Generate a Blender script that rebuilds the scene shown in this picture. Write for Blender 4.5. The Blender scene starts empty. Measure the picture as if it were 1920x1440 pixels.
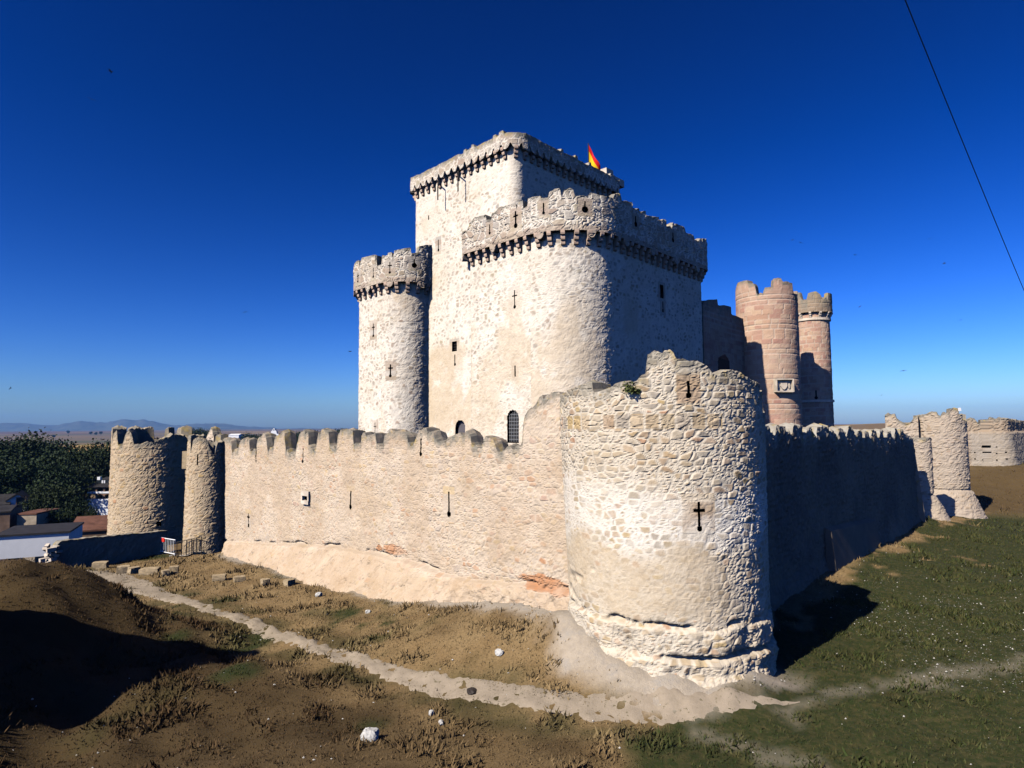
import bpy, math, random
import numpy as np
from mathutils import Vector, Matrix
random.seed(7)
scene = bpy.context.scene
COL = scene.collection
# ------------------------------------------------------------------ camera model
F = 1200.0                     # focal length in pixels of a 1920 px wide frame
ROLL, PITCH = math.radians(0.5), math.atan(80 / 1200.0)

def ray(px, py):
    x, y = (px - 960) / F, (720 - py) / F
    c, s = math.cos(ROLL), math.sin(ROLL)
    x, y = c * x + s * y, -s * x + c * y
    return np.array([x, math.cos(PITCH) - y * math.sin(PITCH), math.sin(PITCH) + y * math.cos(PITCH)])

def at(px, py, Y):
    v = ray(px, py)
    return v * (Y / v[1])

cam = bpy.data.cameras.new('camera')
cam.sensor_width = 36
cam.lens = F / 1920 * 36
cam.clip_start, cam.clip_end = 0.1, 40000
camo = bpy.data.objects.new('camera', cam)
COL.objects.link(camo)
camo.matrix_world = (Matrix.Rotation(math.pi / 2 + PITCH, 4, 'X') @ Matrix.Rotation(-ROLL, 4, 'Z'))
scene.camera = camo

# ------------------------------------------------------------------ light
SUN_EL = math.radians(40)
SD = np.array([0.72, 0.694])                          # ground direction in which the shadows fall
sun = bpy.data.lights.new('sun', 'SUN')
sun.energy = 4.6
sun.angle = math.radians(0.5)
sun.color = (1.0, 0.945, 0.85)
so = bpy.data.objects.new('sun', sun)
COL.objects.link(so)
so.rotation_euler = Vector((SD[0] * math.cos(SUN_EL), SD[1] * math.cos(SUN_EL), -math.sin(SUN_EL))).to_track_quat('-Z', 'Y').to_euler()
world = bpy.data.worlds.new('World')
scene.world = world
world.use_nodes = True
wt = world.node_tree
bg = wt.nodes['Background']
sky = wt.nodes.new('ShaderNodeTexSky')
sky.sky_type = 'NISHITA'
sky.sun_disc = False
sky.sun_elevation = SUN_EL
sky.sun_rotation = math.atan2(-SD[0], -SD[1]) % (2 * math.pi)
sky.altitude = 900
sky.air_density = 1.0
sky.dust_density = 1.0
sky.ozone_density = 3.0
SKY_G, SKY_S, SKY_BG = 1.92, 1.12, 0.05
gm = wt.nodes.new('ShaderNodeGamma')
gm.inputs[1].default_value = SKY_G
hs = wt.nodes.new('ShaderNodeHueSaturation')
hs.inputs['Saturation'].default_value = SKY_S
hs.inputs['Value'].default_value = 0.31
tn = wt.nodes.new('ShaderNodeMix'); tn.data_type = 'RGBA'; tn.blend_type = 'MULTIPLY'
tn.inputs[0].default_value = 1.0; tn.inputs[7].default_value = (0.54, 0.63, 1.0, 1)
wt.links.new(sky.outputs[0], gm.inputs[0])
wt.links.new(gm.outputs[0], hs.inputs['Color'])
wt.links.new(hs.outputs[0], tn.inputs[6])
wt.links.new(tn.outputs[2], bg.inputs[0])
bg.inputs[1].default_value = SKY_BG
scene.view_settings.view_transform = 'Standard'
scene.view_settings.look = 'None'
scene.view_settings.exposure = 0.68
scene.view_settings.gamma = 1.0
scene.cycles.volume_bounces = 0
scene.cycles.max_bounces = 6
scene.cycles.diffuse_bounces = 0

# ------------------------------------------------------------------ noise
def hsh(ix, iy, s):
    v = np.sin(ix * 127.1 + iy * 311.7 + s * 74.7) * 43758.5453
    return v - np.floor(v)

def vnoise(x, y, s=0):
    ix, iy = np.floor(x), np.floor(y)
    fx, fy = x - ix, y - iy
    fx, fy = fx * fx * (3 - 2 * fx), fy * fy * (3 - 2 * fy)
    a, b = hsh(ix, iy, s), hsh(ix + 1, iy, s)
    c, d = hsh(ix, iy + 1, s), hsh(ix + 1, iy + 1, s)
    return (a + (b - a) * fx) * (1 - fy) + (c + (d - c) * fx) * fy

def fbm(x, y, s=0, o=4):
    r, a, t = 0, 0.5, 0
    for k in range(o):
        r = r + a * vnoise(x, y, s + k * 13)
        t += a
        x, y, a = x * 2.03, y * 2.03, a * 0.5
    return r / t

def thin(a, d):
    a = np.unique(np.round(a, 4)); out = [a[0]]
    for v in a[1:]:
        if v - out[-1] > d: out.append(v)
    return np.array(out)

def sstep(a, b, x):
    t = np.clip((x - a) / (b - a), 0, 1)
    return t * t * (3 - 2 * t)

OFF = [None, None]
def rubble(u, v, sx, sy, seed, jit=0.8):
    """stone layout: distance to the nearest joint (in metres) and a random number per stone"""
    u = u + (fbm(u * 1.7, v * 1.7, seed + 3, 2) - 0.5) * sx * 0.9
    v = v + (fbm(u * 1.3, v * 2.1, seed + 5, 2) - 0.5) * sy * 0.9
    y = v / sy
    iy = np.floor(y)
    B1 = np.full(u.shape, 1e9); B2 = B1.copy()
    p1 = [np.zeros(u.shape), np.zeros(u.shape)]; p2 = [np.zeros(u.shape), np.zeros(u.shape)]
    rid = np.zeros(u.shape)
    for dy in (-1, 0, 1):
        cy = iy + dy
        sh = hsh(cy, cy * 0 + 2, seed)
        x = u / sx + sh * 3
        ix = np.floor(x)
        for dx in (-1, 0, 1):
            cx = ix + dx
            qx = cx + 0.5 + (hsh(cx, cy, seed) - 0.5) * jit - x
            qy = cy + 0.5 + (hsh(cx, cy, seed + 1) - 0.5) * jit * 0.7 - y
            d = qx * qx * 0.7 + qy * qy
            c1 = d < B1
            c2 = (~c1) & (d < B2)
            for k, q in ((0, qx), (1, qy)):
                p2[k] = np.where(c1, p1[k], np.where(c2, q, p2[k]))
                p1[k] = np.where(c1, q, p1[k])
            B2 = np.where(c1, B1, np.where(c2, d, B2))
            rid = np.where(c1, hsh(cx, cy, seed + 2), rid)
            B1 = np.where(c1, d, B1)
    OFF[0], OFF[1] = p1
    dd = np.sqrt((p1[0] - p2[0]) ** 2 + (p1[1] - p2[1]) ** 2) + 1e-4
    return (B2 - B1) / (2 * dd) * sy, rid

def mixed(u, v, sx, sy, seed):
    """rubble of mixed sizes: part of the big stones is broken into small flat ones"""
    e, r = rubble(u, v, sx, sy, seed)
    o = list(OFF)
    e2, r2 = rubble(u * 1.0, v * 1.0, sx * .55, sy * .46, seed + 50, .9)
    k = hsh(np.round(r * 991), r * 0, seed + 6) > .52
    OFF[0], OFF[1] = np.where(k, OFF[0] * .6, o[0]), np.where(k, OFF[1] * .6, o[1])
    return np.where(k, np.minimum(e, e2 + .004), e), np.where(k, r2, r)

def ashlar(u, v, sx, sy, seed):
    v = v + (vnoise(u * 0.3, v * 0.3, seed) - 0.5) * 0.05
    y = v / sy
    iy = np.floor(y)
    x = u / (sx * (0.7 + 0.6 * hsh(iy, iy * 0, seed))) + hsh(iy, iy * 0 + 1, seed) * 5
    ix = np.floor(x)
    e = np.minimum(np.minimum(x - ix, ix + 1 - x) * sx, np.minimum(y - iy, iy + 1 - y) * sy)
    return e, hsh(ix, iy, seed + 4)

# ------------------------------------------------------------------ object helpers
def link(o):
    COL.objects.link(o)
    return o

def tag(o, label=None, cat=None, group=None, kind=None):
    if label: o['label'] = label
    if cat: o['category'] = cat
    if group: o['group'] = group
    if kind: o['kind'] = kind
    return o

def thing(name, loc, label, cat, group=None):
    o = link(bpy.data.objects.new(name, None))
    o.location = tuple(float(a) for a in loc)
    o.empty_display_size = 0.3
    return tag(o, label, cat, group)

def origin(parent):
    v = Vector((0, 0, 0))
    while parent is not None:
        v = v + Vector(parent.location)
        parent = parent.parent
    return v

def finish(name, me, mat, parent=None, loc=None):
    o = link(bpy.data.objects.new(name, me))
    if parent is not None: o.parent = parent
    if loc is not None: o.location = tuple(float(a) for a in loc)
    for m in (mat if isinstance(mat, (list, tuple)) else [mat]):
        me.materials.append(m)
    return o

class MB:
    """collects shapes given in world coordinates and links them as ONE mesh object"""
    def __init__(s): s.v, s.f, s.m = [], [], []
    def add(s, vs, fs, mi=0):
        b = len(s.v)
        s.v += [tuple(float(c) for c in p) for p in vs]
        s.f += [tuple(b + i for i in f) for f in fs]
        s.m += [mi] * len(fs)
        return s
    def hexa(s, p, mi=0):
        return s.add(p, [(3, 2, 1, 0), (4, 5, 6, 7), (0, 1, 5, 4), (1, 2, 6, 5), (2, 3, 7, 6), (3, 0, 4, 7)], mi)
    def box(s, c, ax, ay, az, mi=0):
        c, ax, ay, az = (np.array(a, float) for a in (c, ax, ay, az))
        return s.hexa([c + sx * ax + sy * ay + sz * az for sz in (-.5, .5) for sx, sy in ((-.5, -.5), (.5, -.5), (.5, .5), (-.5, .5))], mi)
    def prism(s, poly, d, mi=0):
        """closed polygon of 3-D points swept along d"""
        n = len(poly); d = np.array(d, float)
        a = [np.array(p, float) for p in poly]
        return s.add(a + [p + d for p in a], [tuple(range(n))[::-1], tuple(range(n, 2 * n))] + [(i, (i + 1) % n, n + (i + 1) % n, n + i) for i in range(n)], mi)
    def tube(s, pts, r, n=6, mi=0):
        pts = [np.array(p, float) for p in pts]
        rs = r if isinstance(r, (list, tuple)) else [r] * len(pts)
        vs = []
        for i, p in enumerate(pts):
            t = pts[min(i + 1, len(pts) - 1)] - pts[max(i - 1, 0)]
            t /= np.linalg.norm(t) + 1e-9
            a = np.cross(t, (0, 0, 1.) if abs(t[2]) < .9 else (1., 0, 0)); a /= np.linalg.norm(a)
            b = np.cross(t, a)
            vs += [p + rs[i] * (math.cos(2 * math.pi * k / n) * a + math.sin(2 * math.pi * k / n) * b) for k in range(n)]
        fs = [(i * n + k, i * n + (k + 1) % n, (i + 1) * n + (k + 1) % n, (i + 1) * n + k) for i in range(len(pts) - 1) for k in range(n)]
        fs += [tuple(range(n))[::-1], tuple(range((len(pts) - 1) * n, len(pts) * n))]
        return s.add(vs, fs, mi)
    def build(s, name, mat, parent=None, loc=None, smooth=False):
        o = origin(parent) if parent is not None else Vector(tuple(loc) if loc is not None else (0, 0, 0))
        me = bpy.data.meshes.new(name)
        me.from_pydata([(x - o.x, y - o.y, z - o.z) for x, y, z in s.v], [], s.f)
        me.polygons.foreach_set('material_index', s.m)
        if smooth: me.polygons.foreach_set('use_smooth', [True] * len(s.f))
        me.update()
        return finish(name, me, mat, parent, None if parent is not None else loc)

def mesh_np(name, V, Fq, attrs=None, smooth=False, tri=False):
    k = 3 if tri else 4
    me = bpy.data.meshes.new(name)
    me.vertices.add(len(V)); me.loops.add(len(Fq) * k); me.polygons.add(len(Fq))
    me.vertices.foreach_set('co', np.ascontiguousarray(V, dtype=np.float32).ravel())
    me.loops.foreach_set('vertex_index', np.ascontiguousarray(Fq, dtype=np.int32).ravel())
    me.polygons.foreach_set('loop_start', np.arange(len(Fq), dtype=np.int32) * k)
    me.polygons.foreach_set('use_smooth', np.full(len(Fq), smooth))
    for n, a in (attrs or {}).items():
        at_ = me.attributes.new(n, 'FLOAT', 'POINT')
        at_.data.foreach_set('value', np.ascontiguousarray(a, dtype=np.float32).ravel())
    me.update(calc_edges=True)
    me.validate()
    return me

# ------------------------------------------------------------------ materials
def new_mat(name, rough=0.9):
    m = bpy.data.materials.new(name)
    m.use_nodes = True
    b = m.node_tree.nodes['Principled BSDF']
    b.inputs['Roughness'].default_value = rough
    b.inputs['Specular IOR Level'].default_value = 0.15
    return m, m.node_tree, b

class NT:
    def __init__(s, t): s.t = t; s.L = t.links.new
    def n(s, typ, **kw):
        x = s.t.nodes.new(typ)
        for k, v in kw.items(): setattr(x, k, v)
        return x
    def coord(s): return s.n('ShaderNodeTexCoord').outputs['Object']
    def geo(s): return s.n('ShaderNodeNewGeometry').outputs['Position']
    def noise(s, vec, scale, det=5, rough=0.6, dist=0.0):
        x = s.n('ShaderNodeTexNoise')
        x.inputs['Scale'].default_value = scale; x.inputs['Detail'].default_value = det
        x.inputs['Roughness'].default_value = rough; x.inputs['Distortion'].default_value = dist
        s.L(vec, x.inputs['Vector'])
        return x.outputs['Fac']
    def ramp(s, fac, stops, interp='LINEAR'):
        x = s.n('ShaderNodeValToRGB')
        r = x.color_ramp; r.interpolation = interp
        while len(r.elements) < len(stops): r.elements.new(0.5)
        for e, (p, c) in zip(r.elements, stops):
            e.position = p; e.color = (c, c, c, 1) if isinstance(c, (int, float)) else (*c, 1)
        s.L(fac, x.inputs[0])
        return x.outputs[0]
    def attr(s, name):
        return s.n('ShaderNodeAttribute', attribute_name=name).outputs['Fac']
    def mix(s, fac, a, b, mode='MIX'):
        x = s.n('ShaderNodeMix', data_type='RGBA', blend_type=mode)
        for v, i in ((fac, 0), (a, 6), (b, 7)):
            if isinstance(v, (int, float)): x.inputs[i].default_value = v
            elif isinstance(v, tuple): x.inputs[i].default_value = (*v, 1)
            else: s.L(v, x.inputs[i])
        return x.outputs[2]
    def math(s, op, a, b=0.0):
        x = s.n('ShaderNodeMath', operation=op, use_clamp=True)
        for i, v in ((0, a), (1, b)):
            if isinstance(v, (int, float)): x.inputs[i].default_value = v
            else: s.L(v, x.inputs[i])
        return x.outputs[0]
    def scalev(s, vec, sc):
        x = s.n('ShaderNodeVectorMath', operation='MULTIPLY')
        s.L(vec, x.inputs[0]); x.inputs[1].default_value = sc
        return x.outputs[0]
    def bump(s, h, bsdf, strength=0.4, dist=0.03):
        x = s.n('ShaderNodeBump')
        x.inputs['Strength'].default_value = strength; x.inputs['Distance'].default_value = dist
        s.L(h, x.inputs['Height']); s.L(x.outputs[0], bsdf.inputs['Normal'])

def plain(name, col, rough=0.85, var=0.25, scale=2.0, bump=0.15, spec=None):
    m, t, b = new_mat(name, rough)
    N = NT(t); c = N.coord()
    n = N.noise(c, scale, 6)
    lo = tuple(x * (1 - var) for x in col); hi = tuple(min(1, x * (1 + var)) for x in col)
    N.L(N.ramp(n, [(0.3, lo), (0.7, hi)]), b.inputs['Base Color'])
    if bump: N.bump(N.noise(c, scale * 6, 4), b, bump, 0.02)
    if spec is not None: b.inputs['Specular IOR Level'].default_value = spec
    return m

def masonry_mat(name, stones, mortar, cover, lichen=(.20, .18, .14), stain=(.44, .335, .21), stain_amt=0.35, bump=0.5, pale=.35):
    """attributes: stone (0 joint .. 1 stone), rnd (per stone), cover (render over the stones), weather"""
    m, t, b = new_mat(name, 0.95)
    N = NT(t); c = N.coord()
    fine = N.noise(c, 9, 6, 0.7)
    mid = N.noise(c, 1.3, 5, 0.6)
    big = N.noise(c, 0.28, 4, 0.55)
    st = N.ramp(N.attr('rnd'), [(k / (len(stones) - 1), s) for k, s in enumerate(stones)], 'LINEAR')
    st = N.mix(N.math('MULTIPLY', N.ramp(fine, [(0.35, 0.0), (0.75, 1.0)]), 0.5), st, (0.30, 0.24, 0.17))
    mo = N.mix(N.ramp(mid, [(0.3, 0.0), (0.7, 1.0)]), mortar, tuple(x * 0.83 for x in mortar))
    mo = N.mix(N.attr('lime'), mo, (.68, .62, .52))
    col = N.mix(N.attr('stone'), mo, st)
    col = N.mix(N.math('MULTIPLY', N.ramp(N.noise(c, .7, 5, .65), [(.52, 0.), (.72, 1.)]), pale), col, tuple(min(.8, x * 1.16) for x in mortar))
    cv = N.mix(N.ramp(N.mix(.5, mid, fine), [(0.38, 0.0), (0.66, 1.0)]), cover, tuple(a * k for a, k in zip(cover, (0.76, 0.70, 0.62))))
    col = N.mix(N.attr('cover'), col, cv)
    col = N.mix(N.math('MULTIPLY', N.ramp(big, [(0.42, 0.0), (0.68, 1.0)]), stain_amt), col, stain)
    w = N.math('MULTIPLY', N.attr('weather'), N.ramp(N.noise(c, 2.6, 6, 0.7), [(0.28, 0.1), (0.55, 1.0)]))
    lc = N.mix(N.ramp(N.noise(c, 1.7, 3), [(0.55, 0.0), (0.66, 1.0)]), lichen, (0.34, 0.25, 0.09))
    col = N.mix(w, col, lc)
    N.L(col, b.inputs['Base Color'])
    N.bump(N.mix(0.5, fine, N.noise(c, 28, 4, 0.7)), b, bump, 0.025)
    return m

M = {}
TAN = [(.34, .25, .15), (.46, .36, .23), (.40, .35, .27), (.50, .38, .24), (.33, .22, .14), (.47, .33, .14), (.30, .26, .21), (.48, .39, .28), (.42, .20, .10)]
M['near'] = masonry_mat('rubble_limestone', TAN, (.60, .52, .40), (.57, .47, .335))
M['curtain'] = masonry_mat('rubble_curtain', [(.48, .35, .24), (.55, .43, .29), (.50, .42, .33), (.56, .42, .26), (.46, .30, .23), (.54, .39, .19), (.43, .36, .30), (.54, .43, .31), (.44, .20, .09)], (.58, .47, .35), (.44, .325, .215), stain_amt=0.25)
M['keep'] = masonry_mat('limed_rubble', [(0.33, 0.26, 0.19), (0.42, 0.34, 0.26), (0.36, 0.33, 0.29), (0.44, 0.36, 0.28), (0.34, 0.25, 0.19), (0.40, 0.33, 0.22), (0.31, 0.28, 0.24), (0.43, 0.36, 0.29), (0.32, 0.22, 0.16)], (.72, .64, .52), (.62, .51, .37), stain_amt=0.3)
M['rose'] = masonry_mat('rose_ashlar', [(.40, .22, .15), (.46, .27, .18), (.50, .33, .23), (.44, .25, .18), (.36, .17, .13), (.52, .36, .25), (.47, .29, .19)], (.50, .38, .29), (.50, .40, .31), stain_amt=0.15, bump=0.3)
M['brown'] = masonry_mat('brown_rubble', [(.30, .22, .15), (.40, .30, .21), (.34, .27, .21), (.42, .33, .24), (.28, .18, .13), (.38, .28, .17)], (.42, .34, .26), (.44, .35, .25), stain_amt=0.25)
M['warm'] = masonry_mat('warm_rubble', [(0.34, 0.23, 0.13), (0.44, 0.31, 0.18), (0.38, 0.29, 0.20), (0.46, 0.32, 0.18), (0.31, 0.20, 0.11), (0.44, 0.29, 0.11), (0.30, 0.23, 0.16), (0.45, 0.33, 0.21), (0.39, 0.18, 0.08)], (0.48, 0.37, 0.24), (0.51, 0.38, 0.24))
M['shaded_rubble'] = masonry_mat('shade_painted_rubble', [(.12, .09, .06), (.18, .13, .09), (.14, .11, .09), (.19, .14, .10), (.11, .08, .055), (.17, .12, .07)], (.18, .145, .11), (.18, .145, .11), lichen=(.34, .31, .25), stain_amt=0.25)  # shade painted into the stone colour; pale tops stand for sunlit merlon heads
M['far'] = masonry_mat('far_rubble', [(.26, .18, .12), (.32, .23, .15), (.28, .20, .13), (.24, .16, .11)], (.32, .25, .18), (.33, .29, .24), stain_amt=0.15)
M['trim'] = plain('trim_stone', (.46, .33, .24), 0.9, 0.3, 1.5, 0.4)
M['trim_pale'] = plain('trim_pale_stone', (.55, .46, .36), 0.9, 0.3, 1.5, 0.4)
M['void'] = plain('void_shade', (.012, .011, .010), 1.0, 0.2, 2, 0, 0)  # near-black colour stands in for the shade inside openings
M['iron'] = plain('dark_iron', (.035, .028, .024), 0.6, 0.3, 4, 0.1)
M['roof_deck'] = plain('roof_deck', (.30, .26, .21))
M['white'] = plain('whitewash', (.66, .66, .66), 0.9, 0.08, 0.6, 0.1)
M['white_paint'] = plain('white_paint', (.75, .74, .72), 0.5, 0.05, 3, 0)
M['red'] = plain('red_paint', (.55, .03, .02), 0.5, 0.1, 3, 0)
M['slate'] = plain('dark_roof', (.028, .025, .024), 0.8, 0.35, 1.2, 0.3)
M['tile'] = plain('clay_tile', (.12, .055, .035), 0.9, 0.35, 1.2, 0.4)
M['brickarch'] = plain('brick_arch', (.20, .12, .08), 0.9, 0.2, 2, 0.2)
M['glass'] = plain('window_glass', (.02, .025, .03), 0.15, 0.1, 1, 0, 0.5)
M['block'] = plain('block_stone', (.36, .27, .16), 0.95, 0.35, 2.5, 0.6)
M['rock'] = plain('white_rock', (.46, .44, .40), 0.9, 0.15, 3, 0.5)
M['adobe'] = plain('adobe', (.17, .11, .075), 0.95, 0.3, 1.2, 0.5)
M['bark'] = plain('bark', (.06, .045, .03), 0.95, 0.3, 4, 0.4)
M['steel'] = plain('galvanised_steel', (.20, .20, .20), 0.5, 0.1, 4, 0)
M['blue'] = plain('sign_blue', (.10, .22, .42), 0.5, 0.1, 3, 0)
M['bird'] = plain('bird_feather', (.02, .018, .016), 0.8, 0.2, 8, 0)
M['cable'] = plain('cable_black', (.008, .01, .02), 0.7, 0.1, 4, 0)

def leaf_mat(name, a, b_):
    m, t, b = new_mat(name, 0.7)
    N = NT(t)
    oi = N.n('ShaderNodeObjectInfo').outputs['Random']
    n = N.noise(N.geo(), 0.5, 3)
    col = N.mix(N.ramp(n, [(0.35, 0.0), (0.65, 1.0)]), a, b_)
    col = N.mix(N.math('MULTIPLY', oi, 0.4), col, (.03, .035, .01))
    N.L(col, b.inputs['Base Color'])
    return m
M['leaf'] = leaf_mat('tree_leaf', (.009, .019, .006), (.021, .036, .010))
M['shrub'] = leaf_mat('shrub_leaf', (.05, .07, .02), (.12, .13, .04))

# ------------------------------------------------------------------ plan paths
class Path:
    """counter-clockwise plan line of straights and arcs; the outward side is on the right"""
    def __init__(s, segs, closed):
        s.segs, s.closed = segs, closed
        s.len = sum(g[1] for g in segs)
    @staticmethod
    def line(p, q):
        p, q = np.array(p, float), np.array(q, float)
        return Path([('L', float(np.linalg.norm(q - p)), p, (q - p) / np.linalg.norm(q - p))], False)
    @staticmethod
    def circle(c, r, th0=math.pi / 2):
        return Path([('A', 2 * math.pi * r, np.array(c, float), r, th0)], True)
    @staticmethod
    def poly(pts, rad, closed=True):
        n = len(pts); P = [np.array(p, float) for p in pts]; segs = []; cuts = []
        for i in range(n):
            if not closed and i in (0, n - 1): cuts.append((P[i], P[i], None)); continue
            a, b, c = P[i - 1], P[i], P[(i + 1) % n]
            d0 = (b - a) / np.linalg.norm(b - a); d1 = (c - b) / np.linalg.norm(c - b)
            cr = d0[0] * d1[1] - d0[1] * d1[0]
            ang = math.atan2(cr, float(d0 @ d1)); r = rad[i]
            k = r * math.tan(abs(ang) / 2)
            nrm = np.array([d0[1], -d0[0]])
            cuts.append((b - d0 * k, b + d1 * k, (b - d0 * k - nrm * r, r, math.atan2(nrm[1], nrm[0]), ang)))
        for i in range(n):
            if cuts[i][2] is not None:
                cc, r, t0, ang = cuts[i][2]
                segs.append(('A', r * ang, cc, r, t0))
            if i == n - 1 and not closed: break
            p, q = cuts[i][1], cuts[(i + 1) % n][0]
            L = np.linalg.norm(q - p)
            if L > 1e-6: segs.append(('L', float(L), p, (q - p) / L))
        return Path(segs, closed)
    def at(s, U):
        U = np.asarray(U, float); x = np.zeros(U.shape); y = x.copy(); nx = x.copy(); ny = x.copy(); a = 0.0
        if s.closed: U = np.mod(U, s.len)
        for i, g in enumerate(s.segs):
            m = (U >= a - 1e-9) if i == 0 else (U > a)
            w = U - a
            if g[0] == 'L':
                px, py = g[2][0] + g[3][0] * w, g[2][1] + g[3][1] * w
                qx, qy = g[3][1] + 0 * w, -g[3][0] + 0 * w
            else:
                th = g[4] + w / g[3]
                qx, qy = np.cos(th), np.sin(th)
                px, py = g[2][0] + g[3] * qx, g[2][1] + g[3] * qy
            x, y, nx, ny = (np.where(m, n_, o_) for n_, o_ in ((px, x), (py, y), (qx, nx), (qy, ny)))
            a += g[1]
        return x, y, nx, ny
    def hit(s, px, py):
        """arc length and height of the nearest point of the path's wall that the camera sees at a pixel"""
        v = ray(px, py); U = np.linspace(0, s.len, 6000)
        x, y, nx, ny = s.at(U)
        cr = x * v[1] - y * v[0]
        d = x * v[0] + y * v[1]
        k = np.where((cr[:-1] * cr[1:] <= 0) & (d[:-1] > 0))[0]
        if len(k) == 0:
            i = int(np.argmin(np.where(d > 0, np.abs(cr) / np.hypot(x, y), 1e9)))
        else:
            i = int(k[np.argmin(np.hypot(x[k], y[k]))])
        dist = math.hypot(x[i], y[i])
        return float(U[i]), float(v[2] / math.hypot(v[0], v[1]) * dist)
    def prof(s, pts):
        h = sorted(s.hit(*p) for p in pts)
        return np.array([a[0] for a in h]), np.array([a[1] for a in h])
    def cx(s, u, z, d=0.0):
        x, y, nx, ny = (float(a) for a in s.at(np.array([u]))[0:4])
        n = np.array([nx, ny, 0.]); t = np.array([-ny, nx, 0.])
        return np.array([x, y, z]) + n * d, n, t

# ------------------------------------------------------------------ openings
def in_shape(kind, du, dz, w, h):
    if kind == 'rect': return (np.abs(du) < w / 2) & (np.abs(dz) < h / 2)
    if kind == 'arch':
        return (np.abs(du) < w / 2) & (dz > -h / 2) & ((dz < h / 2 - w / 2) | (du ** 2 + (dz - h / 2 + w / 2) ** 2 < w * w / 4))
    sl = (np.abs(du) < w / 2) & (np.abs(dz) < h / 2)
    orb = du ** 2 + (dz + h / 2 - w * 0.9) ** 2 < (w * 1.15) ** 2
    if kind == 'slit': return sl | orb
    if kind == 'line': return sl
    if kind == 'cross': return sl | orb | ((np.abs(du) < h * 0.20) & (np.abs(dz - h * 0.2) < w * 0.45))
    if kind == 'keyhole': return (du ** 2 + (dz + h * 0.22) ** 2 < (h * 0.3) ** 2) | sl
    return sl

class Hole:
    def __init__(s, path, px, py, kind, w, h, stone=True, depth=None):
        s.u, s.z = path.hit(px, py)
        s.kind, s.w, s.h, s.stone, s.depth = kind, w, h, stone, depth
        s.hw = {'rect': w / 2, 'arch': w / 2, 'line': w / 2, 'slit': w * 1.2, 'cross': max(h * .25, w * 1.2), 'keyhole': max(w, h * .32)}[kind]

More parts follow.
